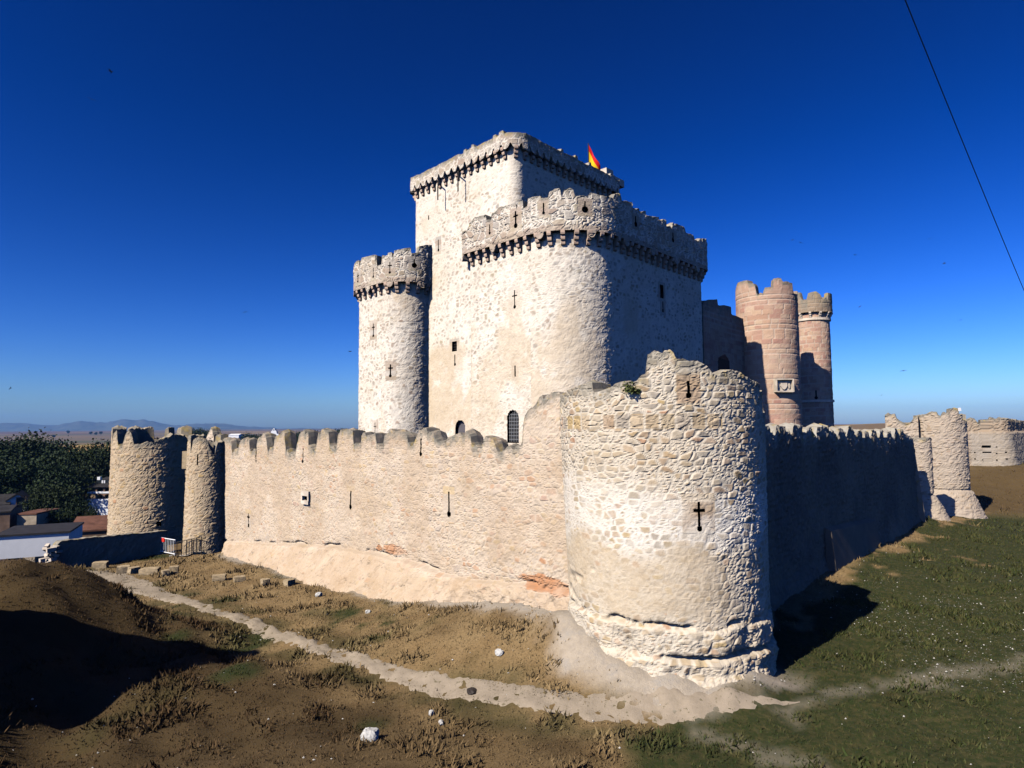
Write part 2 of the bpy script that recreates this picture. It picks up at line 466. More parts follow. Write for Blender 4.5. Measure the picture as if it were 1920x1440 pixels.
def ribbon(name, mat, parent, path, du, dz, base, top, thick=0.8, field=None, relief=0.03, mort=0.05, batter=None,
           holes=(), zones=None, seed=0, rough=0.02, weather=0.7, u0=0.0, u1=None, capn=0.0, loc=None, extra=(), cover=None):
    u1 = path.len if u1 is None else u1
    U = np.arange(u0, u1, du)
    if not path.closed or u1 < path.len - 1e-6: U = np.append(U, u1)
    U = np.concatenate([U] + [np.arange(h.u - h.hw - .06, h.u + h.hw + .06, max(.025, h.w / 5)) for h in holes] + [np.array(extra)])
    U = thin((U[(U >= u0) & (U <= u1 - (1e-4 if path.closed and u1 >= path.len - 1e-6 else 0))]), 0.012)
    bz = base(U) if callable(base) else np.full(U.shape, float(base))
    tz = top(U) if callable(top) else np.full(U.shape, float(top))
    Z = np.arange(bz.min(), tz.max() + dz, dz)
    Z = np.concatenate([Z] + [np.arange(h.z - h.h / 2 - .08, h.z + h.h / 2 + .08, max(.03, h.w / 4)) for h in holes])
    Z = thin(Z, 0.015)
    n, m = len(U), len(Z)
    uu = np.repeat(U[:, None], m, 1)
    zz = np.clip(np.repeat(Z[None, :], n, 0), bz[:, None], tz[:, None])
    OFF[0] = None
    e, rnd = field(uu, zz)
    off = list(OFF)
    A = {'stone': sstep(mort * 0.4, mort * 1.2, e), 'rnd': rnd.copy()}
    A['cover'] = np.zeros(uu.shape) if cover is None else cover(uu, zz)
    dist = tz[:, None] - zz
    A['weather'] = sstep(weather, 0.0, dist + (fbm(uu * 2, zz * 2, seed + 8) - .5) * weather) if weather > 0 else np.zeros(uu.shape)
    A['relief'] = np.ones(uu.shape); A['lime'] = np.zeros(uu.shape)
    for h in holes:
        if h.stone:
            r = (np.abs(uu - h.u) < h.hw + .28) & (np.abs(zz - h.z) < h.h / 2 + .25)
            blk = np.floor((zz - h.z) / 0.42)
            A['stone'] = np.where(r, 0.95, A['stone']); A['rnd'] = np.where(r, .25 + .5 * hsh(blk, blk * 0, seed + 2) ** 2 * 0.8, A['rnd'])
            A['relief'] = np.where(r, 0.25, A['relief']); A['cover'] = np.where(r, 0, A['cover'])
    if zones: zones(uu, zz, A, tz)
    d = relief * A['relief'] * (1 - 0.75 * A['cover']) * (sstep(0, mort * 1.1, e) * (0.6 + 0.8 * hsh(np.round(rnd * 997), rnd * 0, 5)) - 0.6)
    if off[0] is not None:
        q = np.round(rnd * 991)
        d = d + relief * 1.5 * A['relief'] * (1 - A['cover']) * sstep(0, mort, e) * (off[0] * (hsh(q, q * 0, 61) - .5) + off[1] * (hsh(q, q * 0, 62) - .5))
    d = d + rough * .45 * (fbm(uu * 11, zz * 11, seed + 22, 3) - .5) * 2
    d = d + rough * (fbm(uu * 3, zz * 3, seed + 21, 4) - .5) * 2 * np.clip(A['relief'] + .3, 0, 1)
    if batter: d = d + batter(uu, zz)
    x, y, nx, ny = path.at(U)
    V = np.stack([x[:, None] + nx[:, None] * d, y[:, None] + ny[:, None] * d, zz], -1).reshape(-1, 3)
    at_ = {k: a.reshape(-1) for k, a in A.items() if k != 'relief'}
    # the inner side: middle of the top, inner top, inner bottom
    def ring(off, z):
        return np.stack([x - nx * off, y - ny * off, z], -1)
    jt = d[:, -1]
    mid = ring(thick * .5 - jt * .5, tz + (fbm(U * 4, U * 0, seed + 31, 3) - .4) * capn)
    R = [mid, ring(thick, tz - capn * .15), ring(thick, bz)]
    V = np.concatenate([V] + R)
    for k in at_:
        tv = A[k][:, -1]
        at_[k] = np.concatenate([at_[k], tv, tv, A[k][:, 0]])
    I = np.arange(n * m).reshape(n, m)
    J = [n * m + k * n + np.arange(n) for k in range(3)]
    cols = np.concatenate([I, np.stack(J, 1), I[:, :1]], 1)          # closes the section along the bottom
    wrap = path.closed and u1 >= path.len - 1e-6
    c0, c1 = (cols, np.roll(cols, -1, 0)) if wrap else (cols[:-1], cols[1:])
    q = np.stack([c0[:, :-1], c1[:, :-1], c1[:, 1:], c0[:, 1:]], -1)
    z0 = np.concatenate([zz, np.zeros((n, 4))], 1)
    za, zb = (z0, np.roll(z0, -1, 0)) if wrap else (z0[:-1], z0[1:])
    keep = np.ones(q.shape[:2], bool)
    dead = (za[:, 1:m] - za[:, :m - 1] < 1e-6) & (zb[:, 1:m] - zb[:, :m - 1] < 1e-6)
    keep[:, :m - 1] &= ~dead
    if holes:
        un = np.roll(U, -1) if wrap else U[1:]
        uc = (U[:len(un)] + un)[:, None] * .5
        zc = (zz[:len(un), :-1] + zz[:len(un), 1:]) * .5
        for h in holes:
            keep[:, :m - 1] &= ~in_shape(h.kind, uc - h.u, zc - h.z, h.w, h.h)
    Fq = q[keep]
    if not wrap:                                                       # end caps as a fan of quads
        caps = []
        for cc, flip in ((cols[0], 0), (cols[-1], 1)):
            it, ib = n * m + n + (0 if not flip else n - 1), n * m + 2 * n + (0 if not flip else n - 1)
            mt = n * m + (0 if not flip else n - 1)
            a, b_, c_, d_ = cc[0], cc[m - 1], it, ib
            caps.append([a, b_, c_, d_] if not flip else [d_, c_, b_, a])
        Fq = np.concatenate([Fq, np.array(caps)])
    o_ = origin(parent) if parent is not None else Vector(tuple(loc) if loc is not None else (0, 0, 0))
    me = mesh_np(name, V - np.array(o_), Fq, at_)
    ob = finish(name, me, mat, parent, None if parent is not None else loc)
    for h in holes:
        if parent is not None: shaft(h, path, parent, batter, h.depth or ((thick - .08) if thick < 1.2 else 0.9))
    return ob

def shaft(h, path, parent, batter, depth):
    """the inside of an opening, an open-fronted box painted dark as shade, behind the wall face"""
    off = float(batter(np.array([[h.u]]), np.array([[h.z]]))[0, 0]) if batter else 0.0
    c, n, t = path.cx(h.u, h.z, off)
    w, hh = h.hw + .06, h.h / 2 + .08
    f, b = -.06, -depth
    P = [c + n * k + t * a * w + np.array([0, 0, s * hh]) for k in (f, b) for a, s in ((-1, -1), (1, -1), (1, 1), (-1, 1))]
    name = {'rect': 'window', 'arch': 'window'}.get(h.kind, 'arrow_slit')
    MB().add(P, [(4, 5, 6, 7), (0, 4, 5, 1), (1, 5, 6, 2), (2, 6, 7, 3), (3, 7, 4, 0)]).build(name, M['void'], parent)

def deck(name, path, z, parent, inset=0.3, u=None):
    U = np.linspace(0, path.len, 60, endpoint=False)
    x, y, nx, ny = path.at(U)
    P = [(a - inset * c, b - inset * d, z) for a, b, c, d in zip(x, y, nx, ny)]
    MB().prism(P, (0, 0, .2)).build(name, M['roof_deck'], parent)

def corbels(path, us, z, parent, proj=0.55, h=1.15, w=0.36, mat=None, name='corbel'):
    """one three-roll corbel mesh, then a copy of it at each place along the wall"""
    prof = []
    for k, (d0, zt, zb) in enumerate(((proj * .36, -.70 * h, -h), (proj * .68, -.36 * h, -.70 * h), (proj, 0, -.36 * h))):
        r = (zt - zb)
        prof += [(d0 - r * .45, zb), (d0 - r * .12, zb + r * .12), (d0, zb + r * .45), (d0, zt - r * .08), (d0 - r * .1, zt)]
    pl = [(-.12, -h)] + prof + [(-.12, 0)]
    mb = MB().prism([(d, -w / 2, zz) for d, zz in pl], (0, w, 0))
    me = None
    for u in us:
        c, n, t = path.cx(u, z)
        if me is None:
            o = mb.build(name, mat or M['trim'])
            me = o.data
        else:
            o = link(o.copy())
        o.parent = parent
        o.location = Vector(tuple(float(a) for a in c)) - origin(parent)
        o.rotation_euler = (0, 0, math.atan2(n[1], n[0]))

def steps(pts):
    return lambda U: np.interp(U, pts[0], pts[1])

def crenels(z, h, pitch, gap, seed=0, phase=0.0, rag=0.12):
    def f(U):
        k = np.floor((U + phase) / pitch); w = (U + phase) - k * pitch
        mer = z + h * (0.8 + .35 * hsh(k, k * 0, seed)) + (fbm(U * 3, U * 0, seed) - .5) * rag * 2
        return np.where(w < gap, z + (fbm(U * 3, U * 0 + 4, seed) - .5) * rag, mer)
    return f

Ld = np.array([-.695, .719]); Rd = np.array([.675, .738])        # the castle's two wall directions
nL = np.array([-.719, -.695]); nR = np.array([.738, -.675])      # and the outward normals of the faces along them
# ================================================================== TERRAIN
CT = np.array([5.15, 22.5]); RT = 3.46                             # the round corner tower
J0 = np.array([1.97, 23.2])                                       # the long wall meets the tower here
TP = np.array([
    (6.35, 18.5, -7.97), (3.4, 18.0, -7.97), (-1.85, 20.0, -8.0), (-8.4, 25.5, -8.25), (-19, 35, -8.75), (-27.5, 43.4, -9.0),
    (17.2, 30, -7.55), (10.8, 27.2, -7.5), (15.4, 32.1, -7.2), (21.3, 38.6, -7.25), (31.5, 50.0, -7.25), (39.3, 58, -8.0), (44.4, 60, -8.2), (38.5, 50, -8.3), (58, 78, -5.7), (66.8, 85, -5.4), (52, 66, -7.0), (54, 71.5, -4.9), (60, 72, -4.5), (50, 72, -5.2), (28.5, 38, -8.2), (10.8, 19.7, -7.9), (16.3, 21.5, -7.8), (0, 15.6, -8.0), 
    (.9, 21.6, -7.0), (1.0, 23.0, -6.5), (-20.6, 46.2, -8.7), (-7.6, 31.6, -7.9), (-2.2, 26.0, -7.2), (-14.5, 38.5, -8.35),
    (4.5, 19.2, -7.75), (8.45, 21.2, -7.8), (2.6, 20.3, -7.4), (9.6, 24.3, -7.75), (-24, 45.5, -8.95), (-31, 50, -9.4), (-30, 41, -8.75), (-36, 46, -11),
    (-49, 64, -13.3), (-42, 40, -11), (-60, 60, -15.5), (-45, 85, -16.5), (-70, 100, -17.5), (-20, 75, -12), (0, 70, -8), (0, 40, -7.8), (20, 60, -7), (10, 50, -7.5),
     (30, 15, -7.6), (10, 8, -8.1), (-10, 10, -8.2), (-10, 18, -8.2), (-22, 22, -8.8), (-35, 25, -9.8), (0, -10, -8.0), (30, -5, -7.8), (60, 30, -7.0), (24, 30, -7.4)])

def _tps(r2):
    return np.where(r2 > 1e-9, 0.5 * r2 * np.log(np.maximum(r2, 1e-9)), 0)
_n = len(TP)
_K = _tps((TP[:, None, 0] - TP[None, :, 0]) ** 2 + (TP[:, None, 1] - TP[None, :, 1]) ** 2) + np.eye(_n) * 2.0
_P = np.c_[np.ones(_n), TP[:, :2]]
_S = np.linalg.solve(np.block([[_K, _P], [_P.T, np.zeros((3, 3))]]), np.r_[TP[:, 2], np.zeros(3)])

MOUNDS = [(-18.0, 23.8, 3.85, 4.3, 4.2), (-19.8, 15.2, 11.6, 4.0, 3.3), (0, -5.0, 6.5, 5, 5), (-9.5, 21.0, .45, 2.5, 2), (-5.5, 15.0, .5, 3, 2)]  # second mound is added out of view to shade the left foreground

def ground(x, y, mounds=True):
    x, y = np.broadcast_arrays(np.asarray(x, float), np.asarray(y, float))
    sh = x.shape; x = x.ravel(); y = y.ravel()
    z = np.empty(x.shape)
    r = np.hypot((x - 5) * .9, y - 40)
    rise = 22 * np.exp(-(((x - 420) / 260) ** 2 + ((y - 620) / 330) ** 2)) + 9 * np.exp(-(((x - 120) / 60) ** 2 + ((y - 130) / 60) ** 2))
    far = -18 + rise + 5 * (fbm(x / 300 + 40, y / 300 + 40, 3, 3) - .5) - 3.0 * sstep(200, 900, np.hypot(x, y)) + 17 * sstep(1200, 7000, np.hypot(x, y))
    near = r < 115
    tp = np.zeros(x.shape)
    xn, yn = x[near], y[near]
    tn = _S[_n] + _S[_n + 1] * xn + _S[_n + 2] * yn
    for i in range(_n):
        tn = tn + _S[i] * _tps((xn - TP[i, 0]) ** 2 + (yn - TP[i, 1]) ** 2)
    tp[near] = np.clip(tn, -22, 2)
    w = sstep(112, 66, r)
    z = tp * w + far * (1 - w)
    for cx, cy, h, sx, sy in (MOUNDS if mounds else ()):
        z += h * np.exp(-((x - cx) / sx) ** 2 - ((y - cy) / sy) ** 2)
    ra = np.hypot(x - CT[0], y - CT[1]); aa = np.arctan2(y - CT[1], x - CT[0])
    z += .55 * np.exp(-(np.maximum(0, ra - RT) / .75) ** 2) * sstep(-.15, -.6, np.sin(aa + .45)) * (.6 + .8 * fbm(x * 1.3, y * 1.3, 14, 3))
    k = sstep(90, 45, r)
    z += k * ((fbm(x * .9, y * .9, 11, 4) - .5) * (.30 + .55 * sstep(-4, -12, x) * sstep(30, 26, y)) + (fbm(x * 4.5, y * 4.5, 12, 2) - .5) * .08)
    return z.reshape(sh)

def gz(x, y): return float(ground(np.array([x]), np.array([y]))[0])

def poly_dist(x, y, pts):
    d = np.full(x.shape, 1e9)
    for (ax, ay), (bx, by) in zip(pts[:-1], pts[1:]):
        vx, vy = bx - ax, by - ay
        t = np.clip(((x - ax) * vx + (y - ay) * vy) / (vx * vx + vy * vy), 0, 1)
        d = np.minimum(d, np.hypot(x - ax - t * vx, y - ay - t * vy))
    return d

def onground(px, py, mounds=None):
    mounds = py > 1150 if mounds is None else mounds
    """first point where the pixel's ray meets the ground"""
    v = ray(px, py)
    t = np.concatenate([np.linspace(4, 120, 3000), np.linspace(121, 6000, 4000)])
    h = ground(v[0] * t, v[1] * t, mounds)
    k = np.where(v[2] * t < h)[0]
    i = int(k[0]) if len(k) else len(t) - 1
    return np.array([v[0] * t[i], v[1] * t[i], h[i]])

PATH = [tuple(onground(*p)[:2]) for p in ((140, 1072), (215, 1085), (300, 1112), (420, 1152), (560, 1203), (700, 1250), (850, 1295), (1000, 1322), (1200, 1345), (1390, 1332), (1500, 1318))]
TRACK = [tuple(onground(*p)[:2]) for p in ((1460, 1335), (1560, 1305), (1700, 1285), (1780, 1265), (1930, 1235))]
TRACK2 = [tuple(onground(*p)[:2]) for p in ((1290, 1370), (1420, 1415), (1540, 1437))]

def masks(x, y):
    n1 = fbm(x * .8, y * .8, 41); n2 = fbm(x * .35, y * .35, 42); n3 = fbm(x * 2.5, y * 2.5, 43)
    r = np.hypot(x - CT[0], y - CT[1])
    ang = np.arctan2(y - CT[1], x - CT[0])
    front = sstep(-.35, -.75, np.sin(ang - .35)) 
    dirt = sstep(RT + 1.15, RT + .5, r + (n1 - .5) * 1.5) * sstep(.2, -.1, np.cos(ang) - .78)
    s = (x - J0[0]) * nL[0] + (y - J0[1]) * nL[1]
    along = (x - J0[0]) * Ld[0] + (y - J0[1]) * Ld[1]
    dirt = np.maximum(dirt, sstep(1.5, .9, s + (n1 - .5) * 1.1) * sstep(-.2, .2, s + .4) * sstep(-1.5, 0, along) * sstep(33, 30, along))
    td = np.minimum(poly_dist(x, y, TRACK), poly_dist(x, y, TRACK2))
    dirt = np.maximum(dirt, .30 * sstep(.45, .1, td + (n3 - .5) * 1.0 + (n1 - .5) * .9))
    rd = (x - CT[0]) * nR[0] + (y - CT[1]) * nR[1]            # > 0 out from the right-hand wall
    green = sstep(.50, .72, n2 + .80 * sstep(-1, 5, rd - 1) * sstep(8, 16, y) - .42 * sstep(.48, .72, n1) - .05)
    for cx, cy, rr in GREEN: green = np.maximum(green, sstep(rr, rr * .3, np.hypot(x - cx, y - cy) + (n1 - .5) * rr))
    pd = poly_dist(x, y, PATH)
    green = np.maximum(green, .55 * sstep(1.9, .7, pd + (n3 - .5)) * sstep(.4, .6, n1))
    brown = np.clip(sstep(-1.5, 1.8, (19.2 - .62 * x) * 1.0 - y - 1.0 + (n1 - .5) * 6) * (.45 + .5 * sstep(2, -10, x)) + .35 * sstep(.55, .75, n1), 0, 1) * sstep(9, 4, x)
    slope = sstep(38, 44, x) * sstep(56, 61, y) * sstep(76, 70, y)
    brown = np.maximum(brown, .8 * slope); green = green * (1 - slope)
    gravel = sstep(0.45, .72, fbm(x * .6, y * .6, 55) + .25 * sstep(12, 15, x) - .1) * sstep(9, 13, x) * sstep(36, 27, y)
    return dirt, green, brown, gravel
GREEN = [(*onground(440, 1255)[:2], 1.1), (*onground(330, 1195)[:2], .8), (*onground(300, 1045)[:2], 1.6), (*onground(1480, 1360)[:2], 1.0), (*onground(1210, 1400)[:2], .8), (*onground(700, 1360)[:2], .8)]

def axis(lo, hi, step, far, g=1.13):
    a = list(np.arange(lo, hi + 1e-6, step)); s = step
    while a[-1] < far: s *= g; a.append(a[-1] + s)
    s = step
    b = [lo]
    while b[-1] > -far: s *= g; b.append(b[-1] - s)
    return np.array(b[:0:-1] + a)

def grass_col(N, c, dry, dry2, green, brown):
    """colour of the dry meadow, shared by soil and blades"""
    n1 = N.noise(c, .9, 5, .65); n2 = N.noise(c, 4.5, 5, .7)
    col = N.mix(N.ramp(n1, [(.35, 0.), (.65, 1.)]), dry, dry2)
    col = N.mix(N.attr('brown'), col, brown)
    col = N.mix(N.math('MULTIPLY', N.attr('green'), N.ramp(n2, [(.25, .72), (.55, 1.)])), col, green)
    return col, n2

def ground_mat():
    m, t, b = new_mat('meadow_soil', 1.0)
    N = NT(t); c = N.coord()
    col, n2 = grass_col(N, c, (.205, .130, .056), (.27, .182, .084), (.022, .032, .007), (.060, .038, .015))
    col = N.mix(N.ramp(N.noise(c, 14, 4, .7), [(.4, 0.), (.7, .5)]), col, (.05, .036, .018))
    d = N.mix(N.ramp(N.noise(c, 6, 6, .7), [(.3, 0.), (.7, 1.)]), (.40, .33, .245), (.29, .24, .18))
    d = N.mix(N.ramp(N.noise(c, 1.5, 4, .7), [(.5, 0.), (.75, .6)]), d, (.30, .28, .25))
    col = N.mix(N.attr('dirt'), col, d)
    v = N.n('ShaderNodeTexVoronoi'); v.inputs['Scale'].default_value = 9; N.L(c, v.inputs['Vector'])
    peb = N.ramp(v.outputs['Distance'], [(.10, 1.), (.2, 0.)])
    col = N.mix(N.math('MULTIPLY', N.math('MULTIPLY', peb, N.attr('gravel')), .8), col, (.34, .33, .29))
    # the open plain: a patchwork of stubble, fallow and ploughed strips
    pv = N.n('ShaderNodeTexVoronoi', distance='CHEBYCHEV'); pv.inputs['Scale'].default_value = 1.0
    N.L(N.scalev(c, (.0016, .0042, 0)), pv.inputs['Vector'])
    sep = N.n('ShaderNodeSeparateColor'); N.L(pv.outputs['Color'], sep.inputs[0])
    fc = N.ramp(sep.outputs[0], [(.0, (.085, .05, .03)), (.25, (.15, .10, .05)), (.4, (.07, .07, .03)), (.55, (.11, .065, .04)), (.72, (.26, .17, .05)), (.88, (.12, .09, .055))], 'CONSTANT')
    fc = N.mix(N.ramp(N.noise(N.scalev(c, (.01, .05, 0)), 1, 4), [(.4, 0.), (.7, .5)]), fc, (.15, .11, .07))
    col = N.mix(N.attr('plain'), col, fc)
    col = N.mix(N.attr('gold'), col, (.36, .23, .06))
    N.L(col, b.inputs['Base Color'])
    N.bump(N.mix(.6, n2, N.noise(c, 22, 4, .7)), b, .8, .06)
    return m

xs = axis(-42, 62, .32, 7600); ys = axis(2, 76, .32, 7600)
gx, gy = np.meshgrid(xs, ys, indexing='ij')
gh = ground(gx, gy)
dirt, green, brown, gravel = masks(gx, gy)
gq0 = [onground(130, 848), onground(215, 842), onground(215, 833), onground(130, 834)]
gx0, gx1 = gq0[3][0] * 1.0, gq0[1][0] + 60
gold = sstep(gq0[0][1] - 20, gq0[0][1], gy) * sstep(gq0[2][1] + 40, gq0[2][1], gy) * sstep(-.72, -.69, gx / np.maximum(gy, 1)) * sstep(-.55, -.60, gx / np.maximum(gy, 1))
print('gold', gq0)
plainm = sstep(110, 190, np.hypot(gx - 5, gy - 40))
I = np.arange(gx.size).reshape(gx.shape)
gq = np.stack([I[:-1, :-1], I[1:, :-1], I[1:, 1:], I[:-1, 1:]], -1).reshape(-1, 4)
me = mesh_np('ground', np.stack([gx, gy, gh], -1).reshape(-1, 3), gq, dict(dirt=dirt, green=green, brown=brown, gravel=gravel, plain=plainm, gold=gold), True)
tag(finish('ground', me, ground_mat()), kind='structure')

# trodden path
def path_strip(name, pts, width, seed, mat):
    pts = np.array(pts); s = np.r_[0, np.cumsum(np.hypot(*np.diff(pts, axis=0).T))]
    n = int(s[-1] / .14); S = np.linspace(0, s[-1], n)
    k = 25
    cx = np.convolve(np.pad(np.interp(S, s, pts[:, 0]), k, mode='reflect', reflect_type='odd'), np.ones(2 * k + 1) / (2 * k + 1), 'valid')
    cy = np.convolve(np.pad(np.interp(S, s, pts[:, 1]), k, mode='reflect', reflect_type='odd'), np.ones(2 * k + 1) / (2 * k + 1), 'valid')
    tx, ty = np.gradient(cx), np.gradient(cy); L = np.hypot(tx, ty); tx, ty = tx / L, ty / L
    w = width(S / s[-1])
    ns = np.minimum(1, w / .3)
    lo = -w * (.8 + .5 * fbm(S * 1.1, S * 0, seed)) - .28 * ns * (fbm(S * 6, S * 0, seed + 1, 2) - .5)
    hi = w * (.8 + .5 * fbm(S * 1.1, S * 0 + 9, seed)) + .28 * ns * (fbm(S * 6, S * 0 + 9, seed + 2, 2) - .5)
    T = np.linspace(0, 1, 10)
    off = lo[:, None] + (hi - lo)[:, None] * T
    X, Y = cx[:, None] - ty[:, None] * off, cy[:, None] + tx[:, None] * off
    Zg = ground(X, Y) + .022 - .05 * (np.abs(T - .5)[None, :] > .45)
    I = np.arange(X.size).reshape(X.shape)
    q = np.stack([I[:-1, :-1], I[:-1, 1:], I[1:, 1:], I[1:, :-1]], -1).reshape(-1, 4)[:, ::-1]
    return tag(finish(name, mesh_np(name, np.stack([X, Y, Zg], -1).reshape(-1, 3), q, None, True), mat), kind='structure')
pm, pt_, pb = new_mat('trodden_earth', 1.0)
N = NT(pt_); c = N.coord()
pc = N.mix(N.ramp(N.noise(c, 3, 6, .7), [(.3, 0.), (.7, 1.)]), (.33, .265, .19), (.25, .20, .14))
pc = N.mix(N.ramp(N.noise(c, 7, 3, .6), [(.60, 0.), (.68, .75)]), pc, (.10, .085, .04))
N.L(pc, pb.inputs['Base Color']); N.bump(N.noise(c, 20, 5, .7), pb, .6, .03)
path_strip('path', PATH, lambda t: np.interp(t, [0, .12, .3, .5, .68, .8, .92, 1], [1.3, 1.2, .42, .40, .44, .60, .45, .0]), 5, pm)

# dry grass: single blades, one object
rng = np.random.default_rng(3)
def blades():
    parts = []
    for x0, x1, y0, y1, n, hh in ((-22, 30, 11, 30, 170000, .085), (-34, 40, 30, 48, 80000, .11), (20, 62, 44, 76, 22000, .15)):
        x = rng.uniform(x0, x1, n); y = rng.uniform(y0, y1, n)
        vis = (np.abs(x) < y * .86 + 1)
        x, y = x[vis], y[vis]
        clump = fbm(x * 1.6, y * 1.6, 61, 3)
        d, g, b_, gr = masks(x, y)
        keep = rng.uniform(0, 1, len(x)) < sstep(.25, .6, clump + .15) * (1 - .93 * d) * sstep(.02, .50, poly_dist(x, y, PATH) - .22 * vnoise(x * 2, y * 2, 3))
        s = (x - J0[0]) * nL[0] + (y - J0[1]) * nL[1]
        rr = (x - CT[0]) * nR[0] + (y - CT[1]) * nR[1]
        keep &= ((s > .25) | (rr > 1.3)) & (np.hypot(x - CT[0], y - CT[1]) > RT + .35)
        parts.append(np.stack([x[keep], y[keep], hh * rng.uniform(.5, 1.5, keep.sum()) * (.7 + 1.3 * sstep(.52, .72, fbm(x[keep] * .9, y[keep] * .9, 63, 4))), d[keep], g[keep], b_[keep]], 1))
    A = np.concatenate(parts)
    x, y, h = A[:, 0], A[:, 1], A[:, 2]
    z = ground(x, y) - .012
    a = rng.uniform(0, 6.283, len(x)); w = .16 * h + .006
    lx, ly = rng.normal(0, .45, len(x)) * h, rng.normal(0, .45, len(x)) * h
    p0 = np.stack([x - np.cos(a) * w, y - np.sin(a) * w, z], 1); p1 = np.stack([x + np.cos(a) * w, y + np.sin(a) * w, z], 1)
    p2 = np.stack([x + lx, y + ly, z + h], 1)
    V = np.stack([p0, p1, p2], 1).reshape(-1, 3)
    at_ = dict(green=np.repeat(A[:, 4], 3), brown=np.repeat(A[:, 5], 3), tone=np.repeat(rng.uniform(0, 1, len(x)), 3))
    return mesh_np('dry_grass', V, np.arange(len(V)).reshape(-1, 3), at_, False, True)
gm_, gt_, gb_ = new_mat('grass_blade', .9)
N = NT(gt_); c = N.coord()
gc, _ = grass_col(N, c, (.240, .156, .068), (.330, .228, .108), (.030, .045, .010), (.068, .038, .016))
gc = N.mix(N.math('MULTIPLY', N.attr('tone'), .45), gc, (.07, .048, .022))
N.L(gc, gb_.inputs['Base Color'])
tag(finish('dry_grass', blades(), gm_), 'short dry brown and green grass growing over the ground below the castle walls', 'grass', kind='stuff')

# ================================================================== ROUND CORNER TOWER (nearest)
pc_ = Path.circle(CT, RT)
tw = thing('round_corner_tower', (CT[0], CT[1], -8.2), 'big ruined round corner tower of rubble and plaster, nearest to the path', 'tower')
OUT = [(1052, 746), (1064, 735), (1090, 720), (1112, 718), (1113, 736), (1142, 736), (1144, 724), (1165, 713), (1185, 717), (1198, 708), (1211, 700), (1213, 664), (1240, 661), (1262, 659), (1267, 673),
       (1285, 672), (1310, 678), (1328, 690), (1342, 702), (1349, 706), (1353, 699), (1372, 696), (1388, 699), (1400, 708), (1415, 714), (1424, 722)]
uo, zo = pc_.prof(OUT)
def near_top(U):
    z = np.interp(U, uo, zo, left=0, right=0)
    back = .75 + .35 * np.sign(np.sin(U * 2.4)) + .3 * (fbm(U * 1.5, U * 0, 6) - .5)
    z = np.where((U < uo[0]) | (U > uo[-1]), back, z)
    return z + (fbm(U * 5, U * 0, 77, 3) - .5) * .16
def near_batter(u, z):
    cs = np.cos(math.pi / 2 + u / RT - .25)
    b = (.34 * np.minimum(cs, 0) - .10 * np.maximum(cs, 0)) * np.maximum(0, -z) / 8
    wv = (fbm(u * .8, u * 0, 91) - .5) * .35
    zl = -5.95 + wv                                          # the projecting worn course
    b = b + .10 * sstep(zl - .02, zl - .12, z) * sstep(.25, .5, fbm(u * 1.1, z * .6, 92)) - .16 * np.exp(-((z - zl - .03) / .07) ** 2) * sstep(.42, .6, fbm(u * 1.7, z * 0, 93))
    z2 = -6.85 + wv * .7
    b = b + .08 * sstep(z2 + .05, z2 - .1, z) - .20 * np.exp(-((z - z2 - .06) / .07) ** 2) * sstep(.4, .55, fbm(u * .7, z * 0, 94))
    ff = sstep(6.5, 4.5, np.abs(u - pc_.hit(1150, 1200)[0] + 1.0))
    b = b + .55 * ff * np.maximum(0, -7.25 - z) + (fbm(u * 2.2, z * 2.2, 95, 4) - .55) * .20 * sstep(-5.6, -6.6, z)
    eat = sstep(.62, .75, fbm(u * .5 + 3, z * .9, 96)) * sstep(-4.0, -5.0, z)
    return b - eat * .10
def near_zone(u, z, A, tz):
    n = fbm(u * .55, z * .8, 33, 4)
    up = sstep(-2.7, -1.4, z + (n - .5) * 2.4)               # bare rubble above
    lo = sstep(-3.3, -4.1, z + (n - .5) * 1.3)              # buff render below
    uR = pc_.hit(1400, 1000)[0]
    side = sstep(uR - 2.0, uR - .3, u + (n - .5) * 3.5)      # the bare flank toward the right-hand wall
    A['cover'] = np.clip(lo * (1 - .85 * side) * (.62 + 1.1 * (fbm(u * 1.3, z * 1.3, 36, 3) - .42)), 0, .97) * sstep(-6.1, -5.4, z + (n - .5) * 1.2)
    lime = (1 - up) * (1 - lo)
    A['stone'] = A['stone'] * (1 - lime * sstep(.3, .65, fbm(u * 1.6, z * 1.6, 35)) * .65)
    A['lime'] = lime
    A['relief'] = .35 + 1.0 * np.maximum(up, side) + .5 * sstep(-5.4, -6, z)
    A['weather'] = A['weather'] * .9
    c = (np.abs(z - .12) < .22) & (u > uo[0]) & (u < uo[-1] - 2)   # a levelling course of squared blocks under the parapet
    blk = np.floor(u / .46)
    A['stone'] = np.where(c, sstep(.0, .06, np.abs(u / .46 - blk - .5) * -.46 + .23), A['stone']); A['rnd'] = np.where(c, hsh(blk, blk * 0, 9), A['rnd'])
nh = [Hole(pc_, 1312, 968, 'cross', .075, .85), Hole(pc_, 1291, 730, 'slit', .08, .5)]
ribbon('wall', M['near'], tw, pc_, .04, .04, -9.0, near_top, .9, lambda u, z: mixed(u, z, .34, .20, 2), .023, .030, near_batter, nh, near_zone, 2, .022, .55, capn=.35)
deck('roof_deck', pc_, -.9, tw, .85)
sp = pc_.cx(*pc_.hit(1188, 735))[0]
